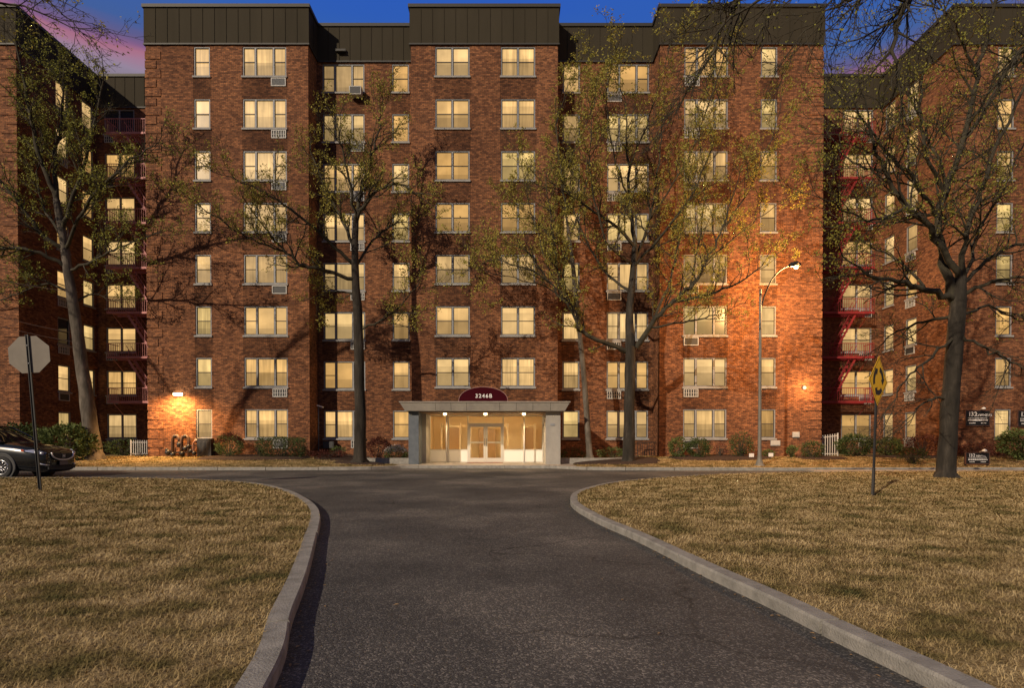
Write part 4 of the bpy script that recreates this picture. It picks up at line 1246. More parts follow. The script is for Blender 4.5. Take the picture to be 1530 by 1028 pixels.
# ---------------------------------------------------------------- shrubs and hedges
def shrub(x, y, Yd, w_, h_, label, m_, name='shrub', dep=None, n=900, seed=0, box=False, leaf=.07, top=None, cat='shrub', group=None, bare=False):
    """(x, y) photo pixel of the foot; w_, h_ in metres"""
    rg = random.Random(seed + int(x))
    c = at(x, y, Yd); c.z = far_z(c.x, c.y) if Yd > 25 else .12
    root = tag(empty(name, c), label, cat, group)
    dep = dep or w_ * .7
    st = MB(); lf = MB()
    for i in range(16 if not bare else 34):
        a = rg.uniform(0, 6.28); r1 = rg.uniform(.1, .9)
        tip = Vector((math.cos(a) * w_ / 2 * r1, math.sin(a) * dep / 2 * r1, h_ * rg.uniform(.55, .97)))
        mid = tip * .5 + Vector((rg.gauss(0, .04), rg.gauss(0, .04), 0))
        st.tube([(rg.gauss(0, w_ * .06), rg.gauss(0, .03), -.05), mid, tip], [.016, .010, .004], 4, cap=False)
    k = 0
    off = Vector((rg.uniform(-5, 5), rg.uniform(-5, 5), seed))
    while k < n:
        if box:
            p = Vector((rg.uniform(-1, 1), rg.uniform(-1, 1), rg.uniform(0.02, 1)))
            if max(abs(p.x), abs(p.y), p.z) < rg.uniform(.2, .95): continue
            q = Vector((p.x * w_ / 2, p.y * dep / 2, p.z * h_))
        else:
            v = Vector((rg.gauss(0, 1), rg.gauss(0, 1), rg.gauss(0, 1))).normalized()
            rr_ = rg.uniform(.45, 1.0) ** .6 * (1 + .22 * noise.noise(v * 2.2 + off))
            q = Vector((v.x * w_ / 2 * rr_, v.y * dep / 2 * rr_, h_ * (.52 + .5 * v.z * rr_)))
        if q.z < .02: continue
        if noise.noise(q * 3.2 + off) < -.22: continue
        q += Vector((rg.gauss(0, .02), rg.gauss(0, .02), rg.gauss(0, .02)))
        dd = (Vector((q.x, q.y, (q.z - h_ * .3) * .8)).normalized() + Vector((rg.gauss(0, .5), rg.gauss(0, .5), rg.gauss(.1, .5)))).normalized()
        s_ = leaf * rg.uniform(.6, 1.3)
        o = dd.orthogonal().normalized(); a0 = rg.uniform(0, 6.28); o = o * math.cos(a0) + dd.cross(o) * math.sin(a0)
        lf.quad(q, q + dd * s_ * .5 + o * s_ * .3, q + dd * s_, q + dd * s_ * .5 - o * s_ * .3)
        k += 1
    st.build('stems', M['twig'], root)
    lf.build('foliage', M[m_], root)
    if top:
        lf2 = MB()
        for _ in range(int(n * .25)):
            a = rg.uniform(0, 6.28); r1 = rg.random() ** .5
            q = Vector((math.cos(a) * w_ / 2 * r1, math.sin(a) * dep / 2 * r1, h_ * (1.02 - .35 * r1 * r1) + rg.gauss(0, .05)))
            dd = Vector((rg.gauss(0, .5), rg.gauss(0, .5), 1)).normalized(); o = dd.orthogonal().normalized(); s_ = leaf * 1.1
            lf2.quad(q, q + dd * s_ * .5 + o * s_ * .25, q + dd * s_, q + dd * s_ * .5 - o * s_ * .25)
        lf2.build('new_growth' if top != 'flower' else 'blossom', M[top], root)
    return root
shrub(30, 690, 29.5, 2.6, 1.75, 'round green shrub behind the roof of the dark car', 'shrub', n=2600, leaf=.13)
shrub(98, 690, 28.2, 2.9, 1.75, 'broad glossy rhododendron between the dark car and the pale trunk', 'shrub_pale', n=3600, leaf=.16, dep=1.9)
shrub(185, 685, 32.0, 2.2, .9, 'low dark shrub behind the white fence panel', 'shrub', n=1400, leaf=.09)
shrub(343, 690, 29.6, 1.45, 1.15, 'round shrub with red tips beside the pipes under the single window', 'shrub_pale', n=2300, top='shrub_red')
shrub(420, 690, 29.3, 2.3, 1.05, 'clipped boxy hedge in the left mulch bed', 'shrub', name='hedge', dep=.9, n=4200, box=True, cat='hedge')
shrub(388, 688, 29.9, .8, .75, 'small leafless shrub left of the clipped hedge', 'shrub_red', n=90, bare=True)
shrub(490, 694, 29.0, 1.9, .42, 'low brown ground-hugging shrub left of the slender dark tree', 'shrub_red', n=1500)
shrub(505, 686, 30.6, .9, .5, 'small green tuft under the black air conditioner', 'shrub_pale', n=500)
shrub(566, 688, 30.2, 1.3, 1.15, 'dark red leafed shrub right of the slender dark tree', 'shrub_red', n=1600, top='shrub_red')
shrub(592, 689, 29.6, 1.25, .85, 'green shrub with white blossom beside the blue grey pier', 'shrub_pale', n=1500, top='flower')
shrub(856, 688, 30.2, 1.5, .75, 'dark straggly shrub right of the pale stone pier', 'shrub', n=1300, top='shrub_red')
shrub(915, 688, 30.4, 1.7, .55, 'low green tufted shrub behind the wide forking tree', 'shrub_pale', n=1100)
shrub(1014, 690, 29.2, 1.05, 1.05, 'rounded green bush at the left end of the right mulch bed', 'shrub_pale', name='shrub', n=2100)
shrub(1044, 690, 29.0, 1.2, 1.05, 'thick olive bush second from the left in the right mulch bed', 'shrub', n=2300)
shrub(1076, 691, 29.4, .75, .8, 'small bare twiggy shrub in the right mulch bed', 'shrub_red', n=160, bare=True)
shrub(1107, 690, 29.3, 1.35, 1.3, 'upright vase shaped shrub left of the street lamp pole', 'shrub', n=1500, bare=True)
shrub(1148, 692, 29.9, .8, .35, 'tiny low plant at the wall behind the street lamp pole', 'shrub_pale', n=400)
shrub(1183, 691, 29.6, .62, .58, 'small round bush right of the street lamp pole', 'shrub_pale', n=700)
shrub(1214, 690, 29.2, 1.3, .85, 'spiky olive bush at the brick corner beside the right fence panel', 'shrub', n=1500)
shrub(1278, 690, 30.8, 2.1, 1.15, 'broad dark green hedge under the ground floor double window', 'shrub', name='hedge', n=3000, leaf=.1, cat='hedge')
shrub(1328, 691, 30.4, 1.5, 1.0, 'dark leafy shrub behind the yellow sign post', 'shrub_pale', n=1700, leaf=.1)
shrub(1378, 692, 29.9, 1.9, 1.15, 'red leafed shrub left of the big dark trunk', 'shrub_red', n=2000, bare=True)
shrub(1364, 699, 26.8, 1.4, .75, 'low dark spreading bush in front of the red shrub', 'shrub', n=800, bare=True)
shrub(1462, 694, 29.8, 2.4, .7, 'low reddish ground shrub behind the black ground sign', 'shrub_red', n=1500)
shrub(1525, 697, 28.4, 2.0, 1.5, 'large pale green shrub at the right edge', 'shrub_pale', n=2400, leaf=.13)

# mulch beds
def bed(x0, x1, y0, y1, h_=.10):
    b = MB(); c = ((x0 + x1) / 2, (y0 + y1) / 2); n = 36
    rings = [(1, -.03), (.93, h_ * .7), (.7, h_), (.001, h_ * 1.1)]
    for s_, z in rings:
        for q in range(n):
            a = 2 * math.pi * q / n
            k = 1 + .07 * math.sin(3 * a + x0) + .04 * math.sin(7 * a)
            X, Y_ = c[0] + (x1 - x0) / 2 * s_ * k * math.cos(a), c[1] + (y1 - y0) / 2 * s_ * k * math.sin(a)
            b.v.append((X, Y_, far_z(X, Y_) + z))
    for i in range(3):
        for q in range(n):
            b.f.append((i * n + q, i * n + (q + 1) % n, (i + 1) * n + (q + 1) % n, (i + 1) * n + q))
    tag(b.build('ground', M['mulch'], smooth=True), kind='structure')
bed(-16.2, -10.4, 28.2, 30.45); bed(-10.3, -6.6, 28.3, 31.3); bed(-8.6, -6.1, 26.9, 28.4, .07)
bed(3.0, 7.4, 27.0, 30.2); bed(4.3, 7.1, 26.6, 28.2, .09); bed(7.9, 13.2, 28.1, 30.4); bed(14.6, 17.2, 28.4, 30.3, .06); bed(18.5, 23.2, 29, 32, .06)
bed(13.0, 15.6, 17.9, 19.7, .05) if False else None

# planter walls either side of the entrance
for xa, xb, lab in ((-7.6, -5.15, 'low stone planter edge left of the entrance pier'), (2.45, 6.3, 'long low stone planter edge right of the entrance pier')):
    b = MB(); b.box(xa, xb, 28.6, 28.85, .05, .42)
    o = b.build('planter_wall', M['kerb'], bevel=.015); tag(o, lab, 'planter wall')

# ---------------------------------------------------------------- street furniture
# street lamp
p = at(1135, 697, 26.1)
root = tag(empty('street_lamp', (p.x, p.y, .12)), 'tall pale street lamp post with curved arm and glowing orange head', 'street lamp')
b = MB(); b.lathe((0, 0, 0), [(.24, 0), (.24, .05), (.17, .12), (.10, .35), (.085, .6), (.075, 2.2), (.065, 5), (.052, 8.1), (0, 8.14)], 16)
b.build('post', noisy('lamp_post_metal', [(0.3, (.13, .12, .10)), (0.7, (.21, .19, .16))], 3, .5, .05), root, smooth=True)
b = MB(); arm = [(0, 0, 6.75), (.05, 0, 7.3), (.22, 0, 7.9), (.55, 0, 8.6), (1.0, 0, 9.05), (1.35, 0, 9.2)]
P_, R_ = smooth_line(arm, [.035, .035, .033, .03, .03, .03], 5); b.tube(P_, R_, 8)
b.build('arm', M['arm'], root, smooth=True)
b = MB(); hd = [(1.28, 0, 9.17), (1.4, 0, 9.23), (1.65, 0, 9.27), (1.85, 0, 9.22)]
b.tube(hd, [.05, .11, .13, .05], 12); b.build('lamp_head', M['arm'], root, smooth=True)
b = MB(); b.lathe((1.62, -.02, 9.13), [(0, -.10), (.06, -.09), (.10, -.05), (.11, .01), (.10, .05)], 14)
b.build('lamp_bowl', emis('sodium_bowl', (1, .55, .16), 14), root, smooth=True)
lamp('street_lamp_light', 'POINT', (p.x + 1.75, p.y + .45, 8.85), 2900, (1, .50, .17), shadow_soft_size=.12)

# back of a stop sign on a leaning post
pb = at(60, 731, 14.1)
root = tag(empty('stop_sign', (pb.x, pb.y, .10), rz=R(6), ry=R(-4.0)), 'octagonal sign seen from its bare grey back on a leaning dark post', 'stop sign')
b = MB(); b.box(-.035, .035, -.012, .0, 0, 3.85).box(-.035, -.025, -.035, -.012, 0, 3.85).box(.025, .035, -.035, -.012, 0, 3.85)
b.build('post', M['black'], root)
b = MB(); oc = [(.49 * math.cos(R(22.5 + 45 * i)) * 1.04, .003, 3.36 + .49 * math.sin(R(22.5 + 45 * i)) * 1.0) for i in range(8)]
b.prism(oc, (0, .005, 0)); b.build('sign_plate', noisy('weathered_aluminium', [(0.3, (.15, .13, .105)), (0.7, (.20, .175, .14))], 2, .6, .05), root)
b = MB(); b.tube([(0, -.045, 3.58), (0, .0, 3.58)], .014, 8).tube([(0, -.045, 3.14), (0, .0, 3.14)], .014, 8); b.build('bolt', M['alu'], root)

# yellow roundabout warning sign
py = at(1306, 740, 12.6)
root = tag(empty('warning_sign', (py.x, py.y, .10), ry=R(1.6)), 'yellow diamond sign with curved black arrows on a dark post', 'warning sign')
b = MB(); b.box(-.03, .03, 0, .012, 0, 2.62).box(-.03, -.02, .012, .035, 0, 2.62).box(.02, .03, .012, .035, 0, 2.62)
po = b.build('post', M['black'], root); po.rotation_euler = (0, 0, R(38))
b = MB(); b.box(-.036, .036, -.004, .04, 0, .62); q2 = b.build('post_sleeve', M['sash'], root); q2.rotation_euler = (0, 0, R(38))
face = bpy.data.objects.new('sign_plate', None)
b = MB(); s = .545; c_ = 2.55
def rd(cx, cz, s_, r=.05): return [(cx + s_, 0, cz), (cx, 0, cz + s_), (cx - s_, 0, cz), (cx, 0, cz - s_)]
b.prism([(x, -.012, z) for x, _, z in rd(0, c_, s)], (0, .004, 0))
yel = noisy('yellow_sheeting', [(0.3, (1.0, .54, .02)), (0.7, (1.0, .60, .03))], 3, .45, 0)
pl = b.build('sign_plate', yel, root)
b = MB(); o1 = [(x, -.0135, z) for x, _, z in rd(0, c_, s - .035)]; o2 = [(x, -.0135, z) for x, _, z in rd(0, c_, s - .055)]
for i in range(4): b.quad(o1[i], o1[(i + 1) % 4], o2[(i + 1) % 4], o2[i])
for k in range(3):                                   # three curved arrows chasing each other
    a0 = R(200 - 120 * k); pr, n_ = .26, 12
    ins, ous = [], []
    for i in range(n_ + 1):
        a = a0 - R(68) * i / n_
        ins.append((math.cos(a) * (pr - .055), -.0145, c_ + math.sin(a) * (pr - .055))); ous.append((math.cos(a) * (pr + .055), -.0145, c_ + math.sin(a) * (pr + .055)))
    for i in range(n_): b.quad(ins[i], ins[i + 1], ous[i + 1], ous[i])
    a = a0 - R(68); a2 = a - R(30)
    b.poly([(math.cos(a) * (pr - .11), -.0145, c_ + math.sin(a) * (pr - .11)), (math.cos(a2) * pr, -.0145, c_ + math.sin(a2) * pr), (math.cos(a) * (pr + .11), -.0145, c_ + math.sin(a) * (pr + .11))])
ar = b.build('arrows', M['black'], pl)
pl.rotation_euler = (0, 0, R(39))

# white picket panels
def picket(x0, x1, Yd, h_, label, slant=0):
    a = at(x0, 686, Yd); c = at(x1, 686, Yd); z0 = far_z(a.x, Yd) - .02
    root = tag(empty('fence_panel', (a.x, Yd, z0)), label, 'fence')
    L_ = c.x - a.x; b = MB(); n = int(L_ / .12)
    for i in range(n + 1):
        xx = L_ * i / n; b.box(xx - .018, xx + .018, 0, .02, .04, h_ - (slant * (1 - i / n)))
    b.build('picket', M['picket'], root)
    b = MB(); b.box(-.02, L_ + .02, .021, .05, .12, .16); b.build('rail', M['picket'], root); b = MB()
    b.prism([(-.02, .021, h_ - .14 - slant), (L_ + .02, .021, h_ - .14), (L_ + .02, .021, h_ - .10), (-.02, .021, h_ - .10 - slant)], (0, .03, 0)); b.build('rail', M['picket'], root)
    b = MB(); b.box(-.05, -.018, -.005, .045, 0, h_ + .03 - slant).box(L_ + .018, L_ + .06, -.005, .045, 0, h_ + .03); b.build('post', M['picket'], root)
picket(196, 229, 31.2, .88, 'white picket fence panel left of the building corner and the pipes')
picket(1226, 1251, 31.0, 1.25, 'taller white railing panel right of the brick corner', .12)

# fire service pipes and cabinet at the left corner
c = at(250, 683, 30.1); zg = far_z(c.x, 30.1)
root = tag(empty('standpipe', (c.x, 30.1, zg)), 'cluster of rusty looped service pipes and valves against the corner wall', 'pipes')
k = 30.1 / F
def lp(dx, dz, y=0): return (dx * k, y, dz * k)
b = MB()
b.tube([lp(8, 0), lp(8, 26), lp(10, 31), lp(15, 31), lp(18, 28), lp(18, 20)], .085, 8)
b.tube([lp(21, 0), lp(21, 22), lp(23, 30), lp(28, 31), lp(32, 28), lp(32, 0)], .085, 8)
b.tube([lp(12, 4), lp(12, 14), lp(20, 14)], .04, 6)
b.build('pipe', mat('rusty_pipe', (.10, .055, .035), .6), root, smooth=True)
b = MB()
for x, z, r in ((1, 6, .17), (18, 18, .15), (27, 12, .15), (35, 8, .13), (8, 3, .14), (22, 4, .15), (32, 15, .13), (-1, 10, .09), (12, 30, .11), (27, 30, .12), (40, 5, .12)):
    b.lathe(lp(x, z), [(0, -r), (r * .7, -r * .7), (r, 0), (r * .7, r * .7), (0, r)], 10)
b.tube([lp(-2, 6), lp(42, 6)], .035, 6).tube([lp(30, 15), lp(44, 17)], .03, 6)
b.build('valve', M['black'], root, smooth=True)
b = MB(); b.tube([lp(39, 0), lp(39, 20), lp(42, 24), lp(46, 24)], .05, 8); b.build('riser', mat('pink_pipe', (.36, .2, .16), .6), root, smooth=True)
b = MB(); b.box(45 * k, 66 * k, -.05, .3, 0, 27 * k)
for i in range(3): b.box((48 + 6 * i) * k, (51 + 6 * i) * k, -.06, -.052, 6 * k, 22 * k)
cb = b.build('utility_cabinet', M['black'], bevel=.01, loc=(c.x, 30.1, zg)); tag(cb, 'black utility cabinet under the corner single window', 'cabinet')
b = MB(); b.tube([(0, 0, 0), (0, 0, .8), (.05, 0, .84), (.9, 0, .84)], .025, 6).tube([(.3, 0, 0), (.3, 0, .84)], .02, 6)
o = b.build('handrail', M['black'], loc=(at(228, 680, 30.6).x, 30.6, .4)); tag(o, 'short dark handrail between white fence and pipes', 'handrail')
# basement stair rail right
b = MB()
b.tube([(0, 0, -.1), (0, 0, .75), (1.15, 0, .75), (1.15, 0, -.1)], .025, 6)
for i in range(1, 9): b.tube([(i * .128, 0, 0), (i * .128, 0, .75)], .012, 5)
o = b.build('stair_railing', M['black'], loc=(6.9, 31.2, .45)); tag(o, 'black stair railing behind the wide forking tree', 'railing')

# low lamp on a pipe by the left recess
pq = at(476, 680, 31.3)
root = tag(empty('area_light', (pq.x, 31.3, .4)), 'thin bluish pole with tilted white lamp head in the left recess', 'light pole')
b = MB(); b.tube([(0, 0, 0), (0, 0, 2.75)], .028, 8); b.build('post', M['slate'], root, smooth=True)
b = MB(); b.prism([(-.05, -.12, 2.80), (.26, -.12, 2.70), (.27, -.12, 2.76), (-.04, -.12, 2.86)], (0, .2, 0)); b.build('lamp_head', M['white'], root)

# little white notices on the bed
for x, Yd, lab in ((1123, 28.6, 'small white notice stake left of the street lamp base'), (1152, 28.8, 'small white notice stake right of the street lamp base')):
    c = at(x, 685, Yd); b = MB(); z0 = far_z(c.x, Yd)
    root = tag(empty('garden_notice', (c.x, Yd, z0)), lab, 'notice')
    b.box(-.12, .12, 0, .01, .12, .30); b.build('plate', M['white'], root)
    b = MB(); b.box(-.012, .012, .011, .03, -.05, .25); b.build('stake', M['sash'], root)

# black boards on the right wing
def board(x0, x1, y0, y1, Yd, label, words_, legs=0):
    a, c = at(x0, y1, Yd), at(x1, y0, Yd)
    root = tag(empty('sign_board', ((a.x + c.x) / 2, Yd, a.z)), label, 'sign board')
    W_, Hh = c.x - a.x, c.z - a.z
    b = MB(); b.box(-W_ / 2, W_ / 2, 0, .04, 0, Hh); b.build('panel', mat('board_black', (.012, .012, .014), .35), root)
    b = MB(); fw = .035
    b.box(-W_ / 2 - fw, W_ / 2 + fw, -.01, .05, Hh, Hh + fw).box(-W_ / 2 - fw, W_ / 2 + fw, -.01, .05, -fw, 0).box(-W_ / 2 - fw, -W_ / 2, -.009, .05, 0, Hh).box(W_ / 2, W_ / 2 + fw, -.009, .05, 0, Hh)
    b.build('frame', mat('board_frame', (.10, .045, .03), .6), root)
    text('lettering', words_[0], Hh * .42, M['lettering'], root, (-W_ * .38, -.004, Hh * .76), (R(90), 0, 0), .002, 'LEFT')
    text('lettering', words_[1], Hh * .24, M['lettering'], root, (-W_ * .07, -.004, Hh * .70), (R(90), 0, 0), .002, 'LEFT')
    b = MB()
    rr_ = random.Random(int(x0))
    for z, xa, xb, hh in ((.47, -.42, .40, .05), (.32, -.42, .43, .085), (.14, -.36, -.1, .05), (.14, .14, .36, .05)):
        xx = xa * W_
        while xx < xb * W_ - .03:
            l_ = rr_.uniform(.04, .10); e = min(xx + l_, xb * W_)
            b.box(xx, e, -.005, -.001, (z) * Hh, (z + hh) * Hh); xx = e + .018
    b.build('small_print', M['lettering'], root)
    if legs:
        b = MB(); b.box(-W_ / 2 - .02, -W_ / 2 + .05, .051, .11, -legs, Hh).box(W_ / 2 - .05, W_ / 2 + .02, .051, .11, -legs, Hh)
        b.build('leg', M['black'], root)
    b = MB(); b.tube([(.08, .05, Hh + .02), (.08, -.2, Hh + .12), (.08, -.28, Hh + .1)], .015, 6); b.lathe((.08, -.28, Hh + .12), [(.02, .06), (.09, .02), (.10, -.05), (0, -.06)], 10)
    b.build('lamp', M['white'], root, smooth=True)
board(1443, 1478, 614, 636, 30.42, 'black wall sign with white lettering left of the single window', ('I32', 'OWNERS'))
board(1521, 1557, 614, 637, 30.42, 'black wall sign cut off by the right edge of the view', ('I32', 'OWNERS'))
board(1444, 1478, 677, 693, 25.9, 'black ground sign on two short posts under the wall sign', ('I32', 'RENTAL'), legs=.38)

# window air conditioners
def ac(x, y, Yw, w_, h_, d_, label, m_=None):
    c = at(x, y, Yw)
    root = tag(empty('air_conditioner', (c.x, Yw, c.z)), label, 'air conditioner')
    b = MB(); b.box(0, w_, -d_, -.12, 0, h_); b.build('casing', m_ or M['acwhite'], root, bevel=.015)
    b = MB(); b.box(.05, w_ - .05, -d_ - .012, -d_ + .004, .05, h_ - .05); b.build('grille', M['acdark'], root)
    b = MB(); b.box(.05, w_ - .05, -.12, .02, .03, h_ - .03); b.build('mount', M['acdark'], root)
ac(527, 152, Y1, .66, .46, .50, 'pale boxy air conditioner jutting from the top floor window left of the entrance bay')
ac(486, 670, Y1, .60, .38, .42, 'black air conditioner below the ground floor window by the thin lamp pole', M['acdark'])

# overhead service wires by the left wing
for i, (x0, y0, x1, y1) in enumerate(((-60, 405, 118, 437), (-60, 455, 108, 497), (-60, 470, 118, 512))):
    a, c = at(x0, y0, 24.0), at(x1, y1, 29.0); pts_ = []
    for k in range(13):
        t_ = k / 12; q = a.lerp(c, t_); q.z -= .35 * 4 * t_ * (1 - t_) * .3; pts_.append(q)
    b = MB(); b.tube(pts_, .012, 5)
    o = b.build('overhead_wire', mat('wire_sheath', (.42, .36, .32), .6), smooth=True)
    tag(o, ('highest pale wire strung to the pale barked trunk', 'middle pale wire strung to the pale barked trunk', 'lowest pale wire strung to the pale barked trunk')[i], 'wire', 'service wires beside the left wing')

# ---------------------------------------------------------------- the car
def car():
    root = tag(empty('parked_car', (-16.25, 20.5, 0)), 'shiny black crossover car parked at the left behind the lawn', 'car')
    root.scale = (1.07, 1.0, 1.13)
    paint = mat('black_car_paint', (.004, .005, .007), .22, 0, .35)
    bsdf(paint).inputs['Coat Weight'].default_value = 1.0
    bsdf(paint).inputs['Coat Roughness'].default_value = .03
    glassd = mat('tinted_glass', (.008, .009, .011), .04, 0, .8)
    chrome = mat('chrome', (.80, .80, .82), .28, .55)
    # stations: x, half width at sill, half width at waist, sill z, waist z, deck z (hood/boot/belt), crown
    ST = [(0.04, .58, .62, .24, .56, .78), (-.10, .78, .80, .17, .62, .87), (-.35, .87, .885, .16, .70, .96), (-.75, .90, .915, .22, .76, 1.03),
          (-1.15, .91, .925, .22, .78, 1.08), (-1.55, .91, .93, .22, .80, 1.12), (-2.3, .91, .935, .22, .82, 1.14), (-3.1, .91, .935, .22, .84, 1.16),
          (-3.9, .91, .925, .22, .86, 1.18), (-4.4, .88, .90, .25, .84, 1.14), (-4.72, .76, .80, .32, .78, 1.02), (-4.82, .62, .64, .38, .70, .90)]
    b = MB(); rows = []
    for x, hs, hw, zs_, zw, zd_ in ST:
        half = [(0, zs_ - .02), (hs * .85, zs_), (hs, zs_ + .10), (hw, zw - .14), (hw, zw), (hw * .955, zw + (zd_ - zw) * .62), (hw * .86, zd_ - .015), (hw * .45, zd_ + .025), (0, zd_ + .035)]
        rows.append([(x, y, z) for y, z in half] + [(x, -y, z) for y, z in half[-2:0:-1]])
    n = len(rows[0])
    for r_ in rows: b.v += r_
    for i in range(len(rows) - 1):
        for q in range(n): b.f.append((i * n + q, (i + 1) * n + q, (i + 1) * n + (q + 1) % n, i * n + (q + 1) % n))
    b.f.append(tuple(range(n))); b.f.append(tuple((len(rows) - 1) * n + q for q in range(n - 1, -1, -1)))
    body = b.build('body', paint, root, smooth=True)
    sm = body.modifiers.new('s', 'SUBSURF'); sm.levels = 2; sm.render_levels = 3
    # greenhouse: glass with a painted roof
    G = [(-1.30, 1.10, 1.10, .80, .80), (-1.75, 1.12, 1.38, .82, .70), (-2.15, 1.13, 1.59, .83, .62), (-2.6, 1.14, 1.655, .84, .60), (-3.3, 1.15, 1.65, .84, .60), (-4.0, 1.16, 1.55, .82, .60), (-4.6, 1.12, 1.22, .78, .70)]
    b = MB(); rows = []
    for x, z0, z1, w0, w1 in G: rows.append([(x, -w0, z0), (x, -w1, z1), (x, 0, z1 + .035), (x, w1, z1), (x, w0, z0)])
    for r_ in rows: b.v += r_
    for i in range(len(rows) - 1):
        for q in range(4): b.f.append((i * 5 + q, (i + 1) * 5 + q, (i + 1) * 5 + q + 1, i * 5 + q + 1))
    g = b.build('windscreen_and_windows', glassd, root, smooth=True)
    g.name = 'glazing'
    sm = g.modifiers.new('s', 'SUBSURF'); sm.levels = 2; sm.render_levels = 2
    b = MB()
    for i in range(2, 5):
        a, c = G[i], G[i + 1]
        for s_ in (-1, 1):
            b.quad((a[0], s_ * (a[4] + .01), a[2] + .012), (c[0], s_ * (c[4] + .01), c[2] + .012), (c[0], 0, c[2] + .05), (a[0], 0, a[2] + .05))
    b.build('roof', paint, root, smooth=True)
    b = MB()
    for s_ in (-1, 1):
        b.tube([(-1.32, s_ * .81, 1.11), (-1.75, s_ * .74, 1.37), (-2.15, s_ * .66, 1.575), (-2.6, s_ * .64, 1.64), (-3.3, s_ * .64, 1.64), (-4.0, s_ * .64, 1.54), (-4.6, s_ * .74, 1.2)], .03, 8)
        b.tube([(-2.85, s_ * .86, 1.14), (-2.8, s_ * .64, 1.64)], .03, 6)
    b.build('pillar', paint, root, smooth=True)
    b = MB()
    for s_ in (-1, 1): b.tube([(-1.45, s_ * .875, 1.125), (-2.3, s_ * .89, 1.15), (-4.3, s_ * .87, 1.18)], .012, 6)
    b.build('window_trim', chrome, root, smooth=True)
    # headlights
    lens = mat('headlight_lens', (.42, .45, .55), .1, .2, .8)
    for s_ in (-1, 1):
        b = MB()
        o_ = [(-.06, s_ * .50, .70), (-.10, s_ * .78, .735), (-.52, s_ * .925, .83), (-.60, s_ * .925, .86), (-.30, s_ * .845, .885), (-.06, s_ * .60, .80)]
        ctr = Vector((-.22, s_ * .80, .79)); k0 = len(b.v)
        pr = [Vector(q) + Vector((.035, s_ * .02, .0)) for q in o_]
        b.v += [tuple(q) for q in pr] + [tuple(ctr + Vector((.05, s_ * .05, .01)))]
        for i in range(6): b.f.append((k0 + i, k0 + (i + 1) % 6, k0 + 6))
        h = b.build('headlight', lens, root, smooth=True)
        b = MB()
        for q in ((-.13, s_ * .70, .775), (-.24, s_ * .80, .80)):
            b.lathe((q[0] + .03, q[1] + s_ * .02, q[2]), [(0, -.045), (.04, -.03), (.05, 0), (.04, .03), (0, .045)], 10)
        b.build('bulb', chrome, h, smooth=True)
        b = MB(); b.tube([(-.50, s_ * .94, .845), (-.58, s_ * .942, .86)], .03, 6); b.build('indicator', mat('amber_lens', (.55, .10, .03), .2), h)
        b = MB(); b.tube([(.03, s_ * .56, .40), (-.05, s_ * .72, .42), (-.16, s_ * .80, .47)], .022, 6); b.build('fog_trim', chrome, root, smooth=True)
        # mirror
        b = MB(); b.tube([(-1.72, s_ * .90, 1.13), (-1.72, s_ * 1.00, 1.17), (-1.72, s_ * 1.10, 1.18)], [.04, .09, .07], 8); b.build('door_mirror', paint, root, smooth=True)
    # grille and chrome moustache
    b = MB(); b.prism([(.055, -.47, .76), (.075, 0, .76), (.055, .47, .76), (.06, .40, .62), (.08, 0, .56), (.06, -.40, .62)], (-.05, 0, 0)); gr = b.build('grille', M['acdark'], root)
    b = MB()
    for i in range(5): b.tube([(.065, -.42 + i * .02, .735 - i * .03), (.085, 0, .73 - i * .035), (.065, .42 - i * .02, .735 - i * .03)], .005, 4)
    b.build('grille_bar', M['sash'], gr)
    b = MB(); mo = [(.05, -.49, .79), (.07, -.45, .66), (.085, -.25, .575), (.095, 0, .555), (.085, .25, .575), (.07, .45, .66), (.05, .49, .79)]
    P_, R_ = smooth_line(mo, [.014] * 7, 4); b.tube(P_, [.024] * len(P_), 8); b.build('chrome_trim', chrome, root, smooth=True)
    b = MB(); b.box(.085, .10, -.05, -.032, .625, .73).box(.085, .10, .032, .05, .625, .73).box(.085, .10, -.032, .032, .667, .687); b.build('badge', chrome, root)
    b = MB(); b.box(.075, .095, -.18, .18, .39, .52); b.build('licence_plate', mat('plate_dark', (.16, .13, .11), .5), root)
    b = MB(); b.prism([(.05, -.62, .36), (.07, 0, .35), (.05, .62, .36), (.04, .60, .27), (.06, 0, .24), (.04, -.60, .27)], (-.06, 0, 0)); b.build('lower_intake', M['acdark'], root)
    b = MB(); b.tube([(.03, -.72, .375), (.075, -.3, .36), (.085, 0, .355), (.075, .3, .36), (.03, .72, .375)], .012, 6); b.build('bumper_lip', M['sash'], root, smooth=True)
    b = MB()
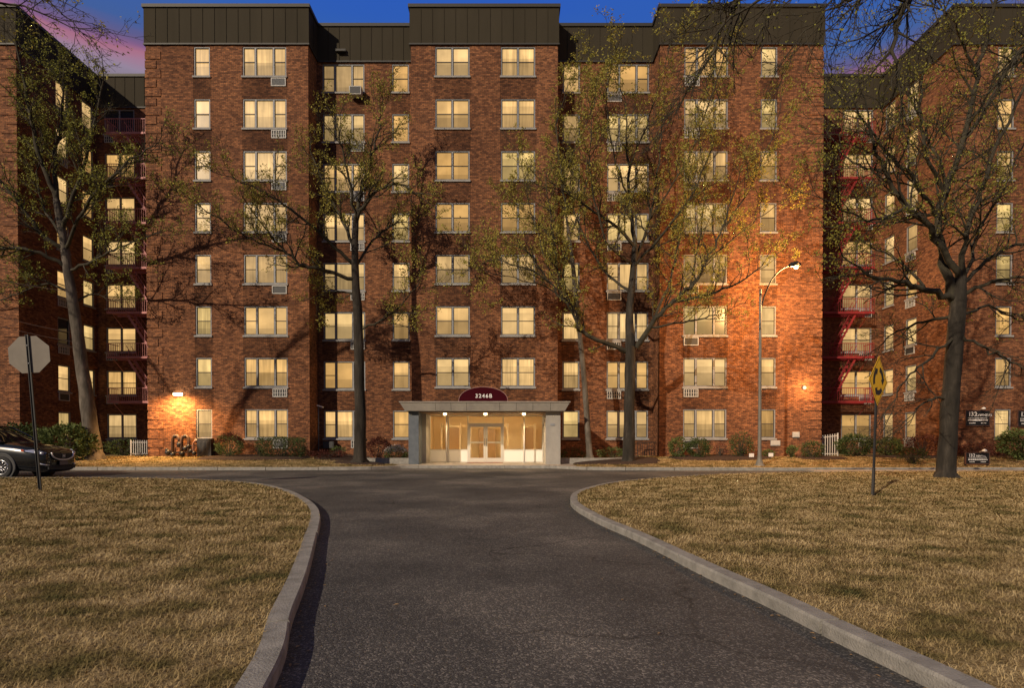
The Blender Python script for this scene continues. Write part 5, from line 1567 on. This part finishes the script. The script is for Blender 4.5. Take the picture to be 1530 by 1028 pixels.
    for s_ in (-1, 1): b.tube([(-1.5, s_ * .935, .60), (-2.6, s_ * .945, .64), (-3.8, s_ * .935, .70)], .008, 5)
    b.build('door_crease', M['sash'], root, smooth=True)
    # wheels
    tyre = mat('tyre_rubber', (.018, .018, .018), .85); rim = mat('alloy_rim', (.45, .45, .46), .25, .9)
    for x in (-1.22, -4.0):
        for s_ in (-1, 1):
            yc = s_ * .86
            b = MB(); rw = .345
            pf = [(.225, -.10), (.30, -.115), (rw - .01, -.10), (rw, -.06), (rw, .06), (rw - .01, .10), (.30, .115), (.225, .10)]
            sg = 28; base = 0
            for r1, yy in pf:
                for q in range(sg):
                    a = 2 * math.pi * q / sg; b.v.append((x + r1 * math.cos(a), yc + yy, rw + r1 * math.sin(a)))
            for i in range(len(pf) - 1):
                for q in range(sg): b.f.append((i * sg + q, i * sg + (q + 1) % sg, (i + 1) * sg + (q + 1) % sg, (i + 1) * sg + q))
            w_ = b.build('wheel', tyre, root, smooth=True)
            b = MB()
            for q in range(10):
                a = 2 * math.pi * q / 10; ca, sa = math.cos(a), math.sin(a)
                b.tube([(x + .04 * ca, yc + s_ * .10, rw + .04 * sa), (x + .21 * ca, yc + s_ * .085, rw + .21 * sa)], .018, 5)
            ring = [(x + .215 * math.cos(2 * math.pi * q / 24), yc + s_ * .095, rw + .215 * math.sin(2 * math.pi * q / 24)) for q in range(25)]
            b.tube(ring, .018, 6); b.tube([(x, yc + s_ * .07, rw), (x, yc + s_ * .112, rw)], .05, 12)
            b.build('rim', rim, w_, smooth=True)
            b = MB(); b.tube([(x, yc - s_ * .02, rw), (x, yc + s_ * .03, rw)], .21, 20); b.build('brake_disc', M['acdark'], w_)
            b = MB(); arch = [(x + .42 * math.cos(a_), s_ * .915, rw + .42 * math.sin(a_)) for a_ in [R(-18 + i * 216 / 16) for i in range(17)]]
            b.tube(arch, .03, 6); b.build('wheel_arch', M['acdark'], root, smooth=True)
            b = MB(); b.tube([(x, s_ * .70, rw), (x, s_ * .932, rw)], .40, 26); b.build('wheel_well', M['acdark'], root)
    return root
car()
